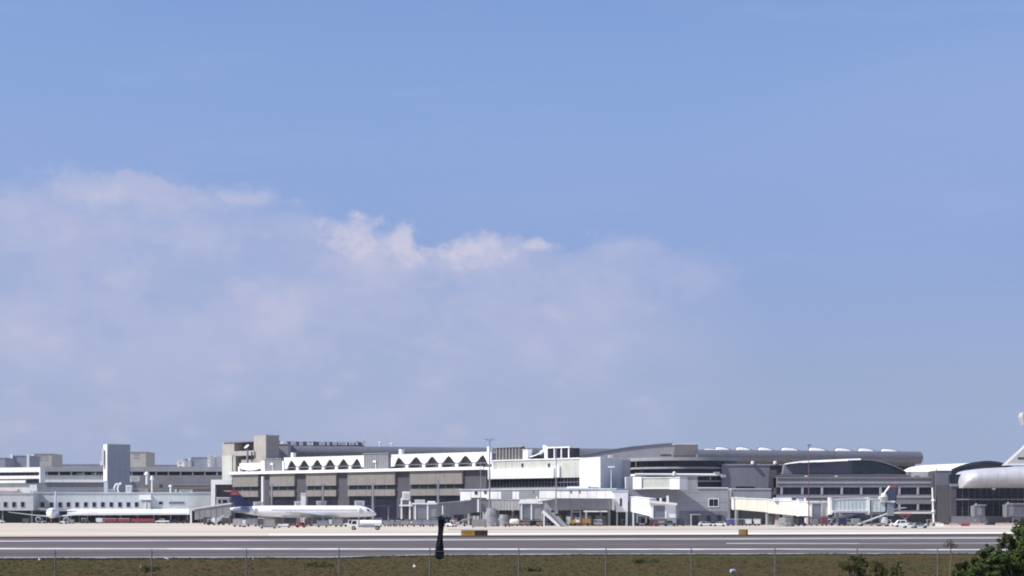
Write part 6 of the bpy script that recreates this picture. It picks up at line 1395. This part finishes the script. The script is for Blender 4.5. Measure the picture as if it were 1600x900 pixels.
# sprigs of bright green in the grass
for i, (px, py, r) in enumerate(((222, 893, .5), (830, 893, .45), (500, 886, .4), (1010, 880, .4))):
    q = G(px, py); cl = [(q+Vector((rg.uniform(-1, 1), rg.uniform(-.6, .6), .12+rg.uniform(0, .12))), (rg.uniform(.35, .6), .4, .2)) for k in range(5)]
    bush('grass_clump', ['bright green leafy clump at lower left of grass', 'green leafy clump in the grass right of windsock', 'dull green leafy clump between two fence posts left of windsock', 'green leafy clump low in grass at centre right'][i], 'plant', tuple(q), cl, 260, .10, leafmat('bright_weed', (.055, .075, .012), (.12, .15, .03), .8), 40+i, [q+Vector((0, 0, .3))])
for i, (px, py) in enumerate(((61, 876.5), (396.0, 877), (243, 875.4), (260, 874.8), (647, 887.5), (1535, 872), (1406, 885), (1346, 883), (221, 889))):
    q = G(px, py)
    t = thing('litter', ['scrap of white paper on grass at far left', 'scrap of paper near fence post left of centre', 'flat white plastic sheet at the taxiway edge, left piece', 'flat white plastic sheet at the taxiway edge, right piece', 'small white scrap on grass just left of windsock', 'pale scrap of paper left of the bush', 'white scrap among weeds, right one', 'white scrap among weeds, left one', 'white scrap on bright green clump at lower left'][i], 'litter', q, rg.uniform(0, 3), 'litter on the grass')
    s = .13 if i not in (2, 3) else .34; z = .06
    if i == 1: s = .1
    MB().prism([(-s, -s*.6, z), (s, -s*.5, z+.08), (s*.8, s*.6, z+.2), (-s*.4, s*.7, z+.14)], (0, 0, .012)).build('sheet', CLEAN, t, True); MB().prism([(-s*.4, s*.68, z+.14), (s*.8, s*.58, z+.2), (s*.5, s*.8, z+.34)], (0, .012, 0)).build('crumpled_flap', WHITE, t, True)
q = G(1146, 896)
t = thing('plastic_jug', 'shiny pale blue plastic bottle lying in the grass', 'bottle', q, R(20))
MB().loft([[(x, r*math.cos(a), .20+r*math.sin(a)) for a in [2*math.pi*k/14 for k in range(14)]] for x, r in ((-.26, .07), (-.24, .14), (.08, .15), (.15, .1), (.20, .045), (.26, .045))]).build('bottle_body', mat('pale_blue_plastic', (.50, .60, .66), .2), t, True, True); MB().cyl((.26, 0, .20), (.31, 0, .20), .055, .055, 10).build('cap', NAVY, t, True)

# ------------------------------------------------------------------ thin summer haze over the airfield
hz = bpy.data.materials.new('haze_air'); hz.use_nodes = True; nt = hz.node_tree
nt.nodes.remove(nt.nodes['Principled BSDF']); pv = nt.nodes.new('ShaderNodeVolumePrincipled')
pv.inputs['Color'].default_value = (.86, .90, .97, 1); pv.inputs['Density'].default_value = HAZE; pv.inputs['Anisotropy'].default_value = .2
nt.links.new(pv.outputs[0], nt.nodes['Material Output'].inputs['Volume'])
o = MB().box(-6100, 6100, -400, 9100, -1, 48).build('haze', hz, None, True); o['kind'] = 'stuff'; o['label'] = 'thin pale haze over the airfield'
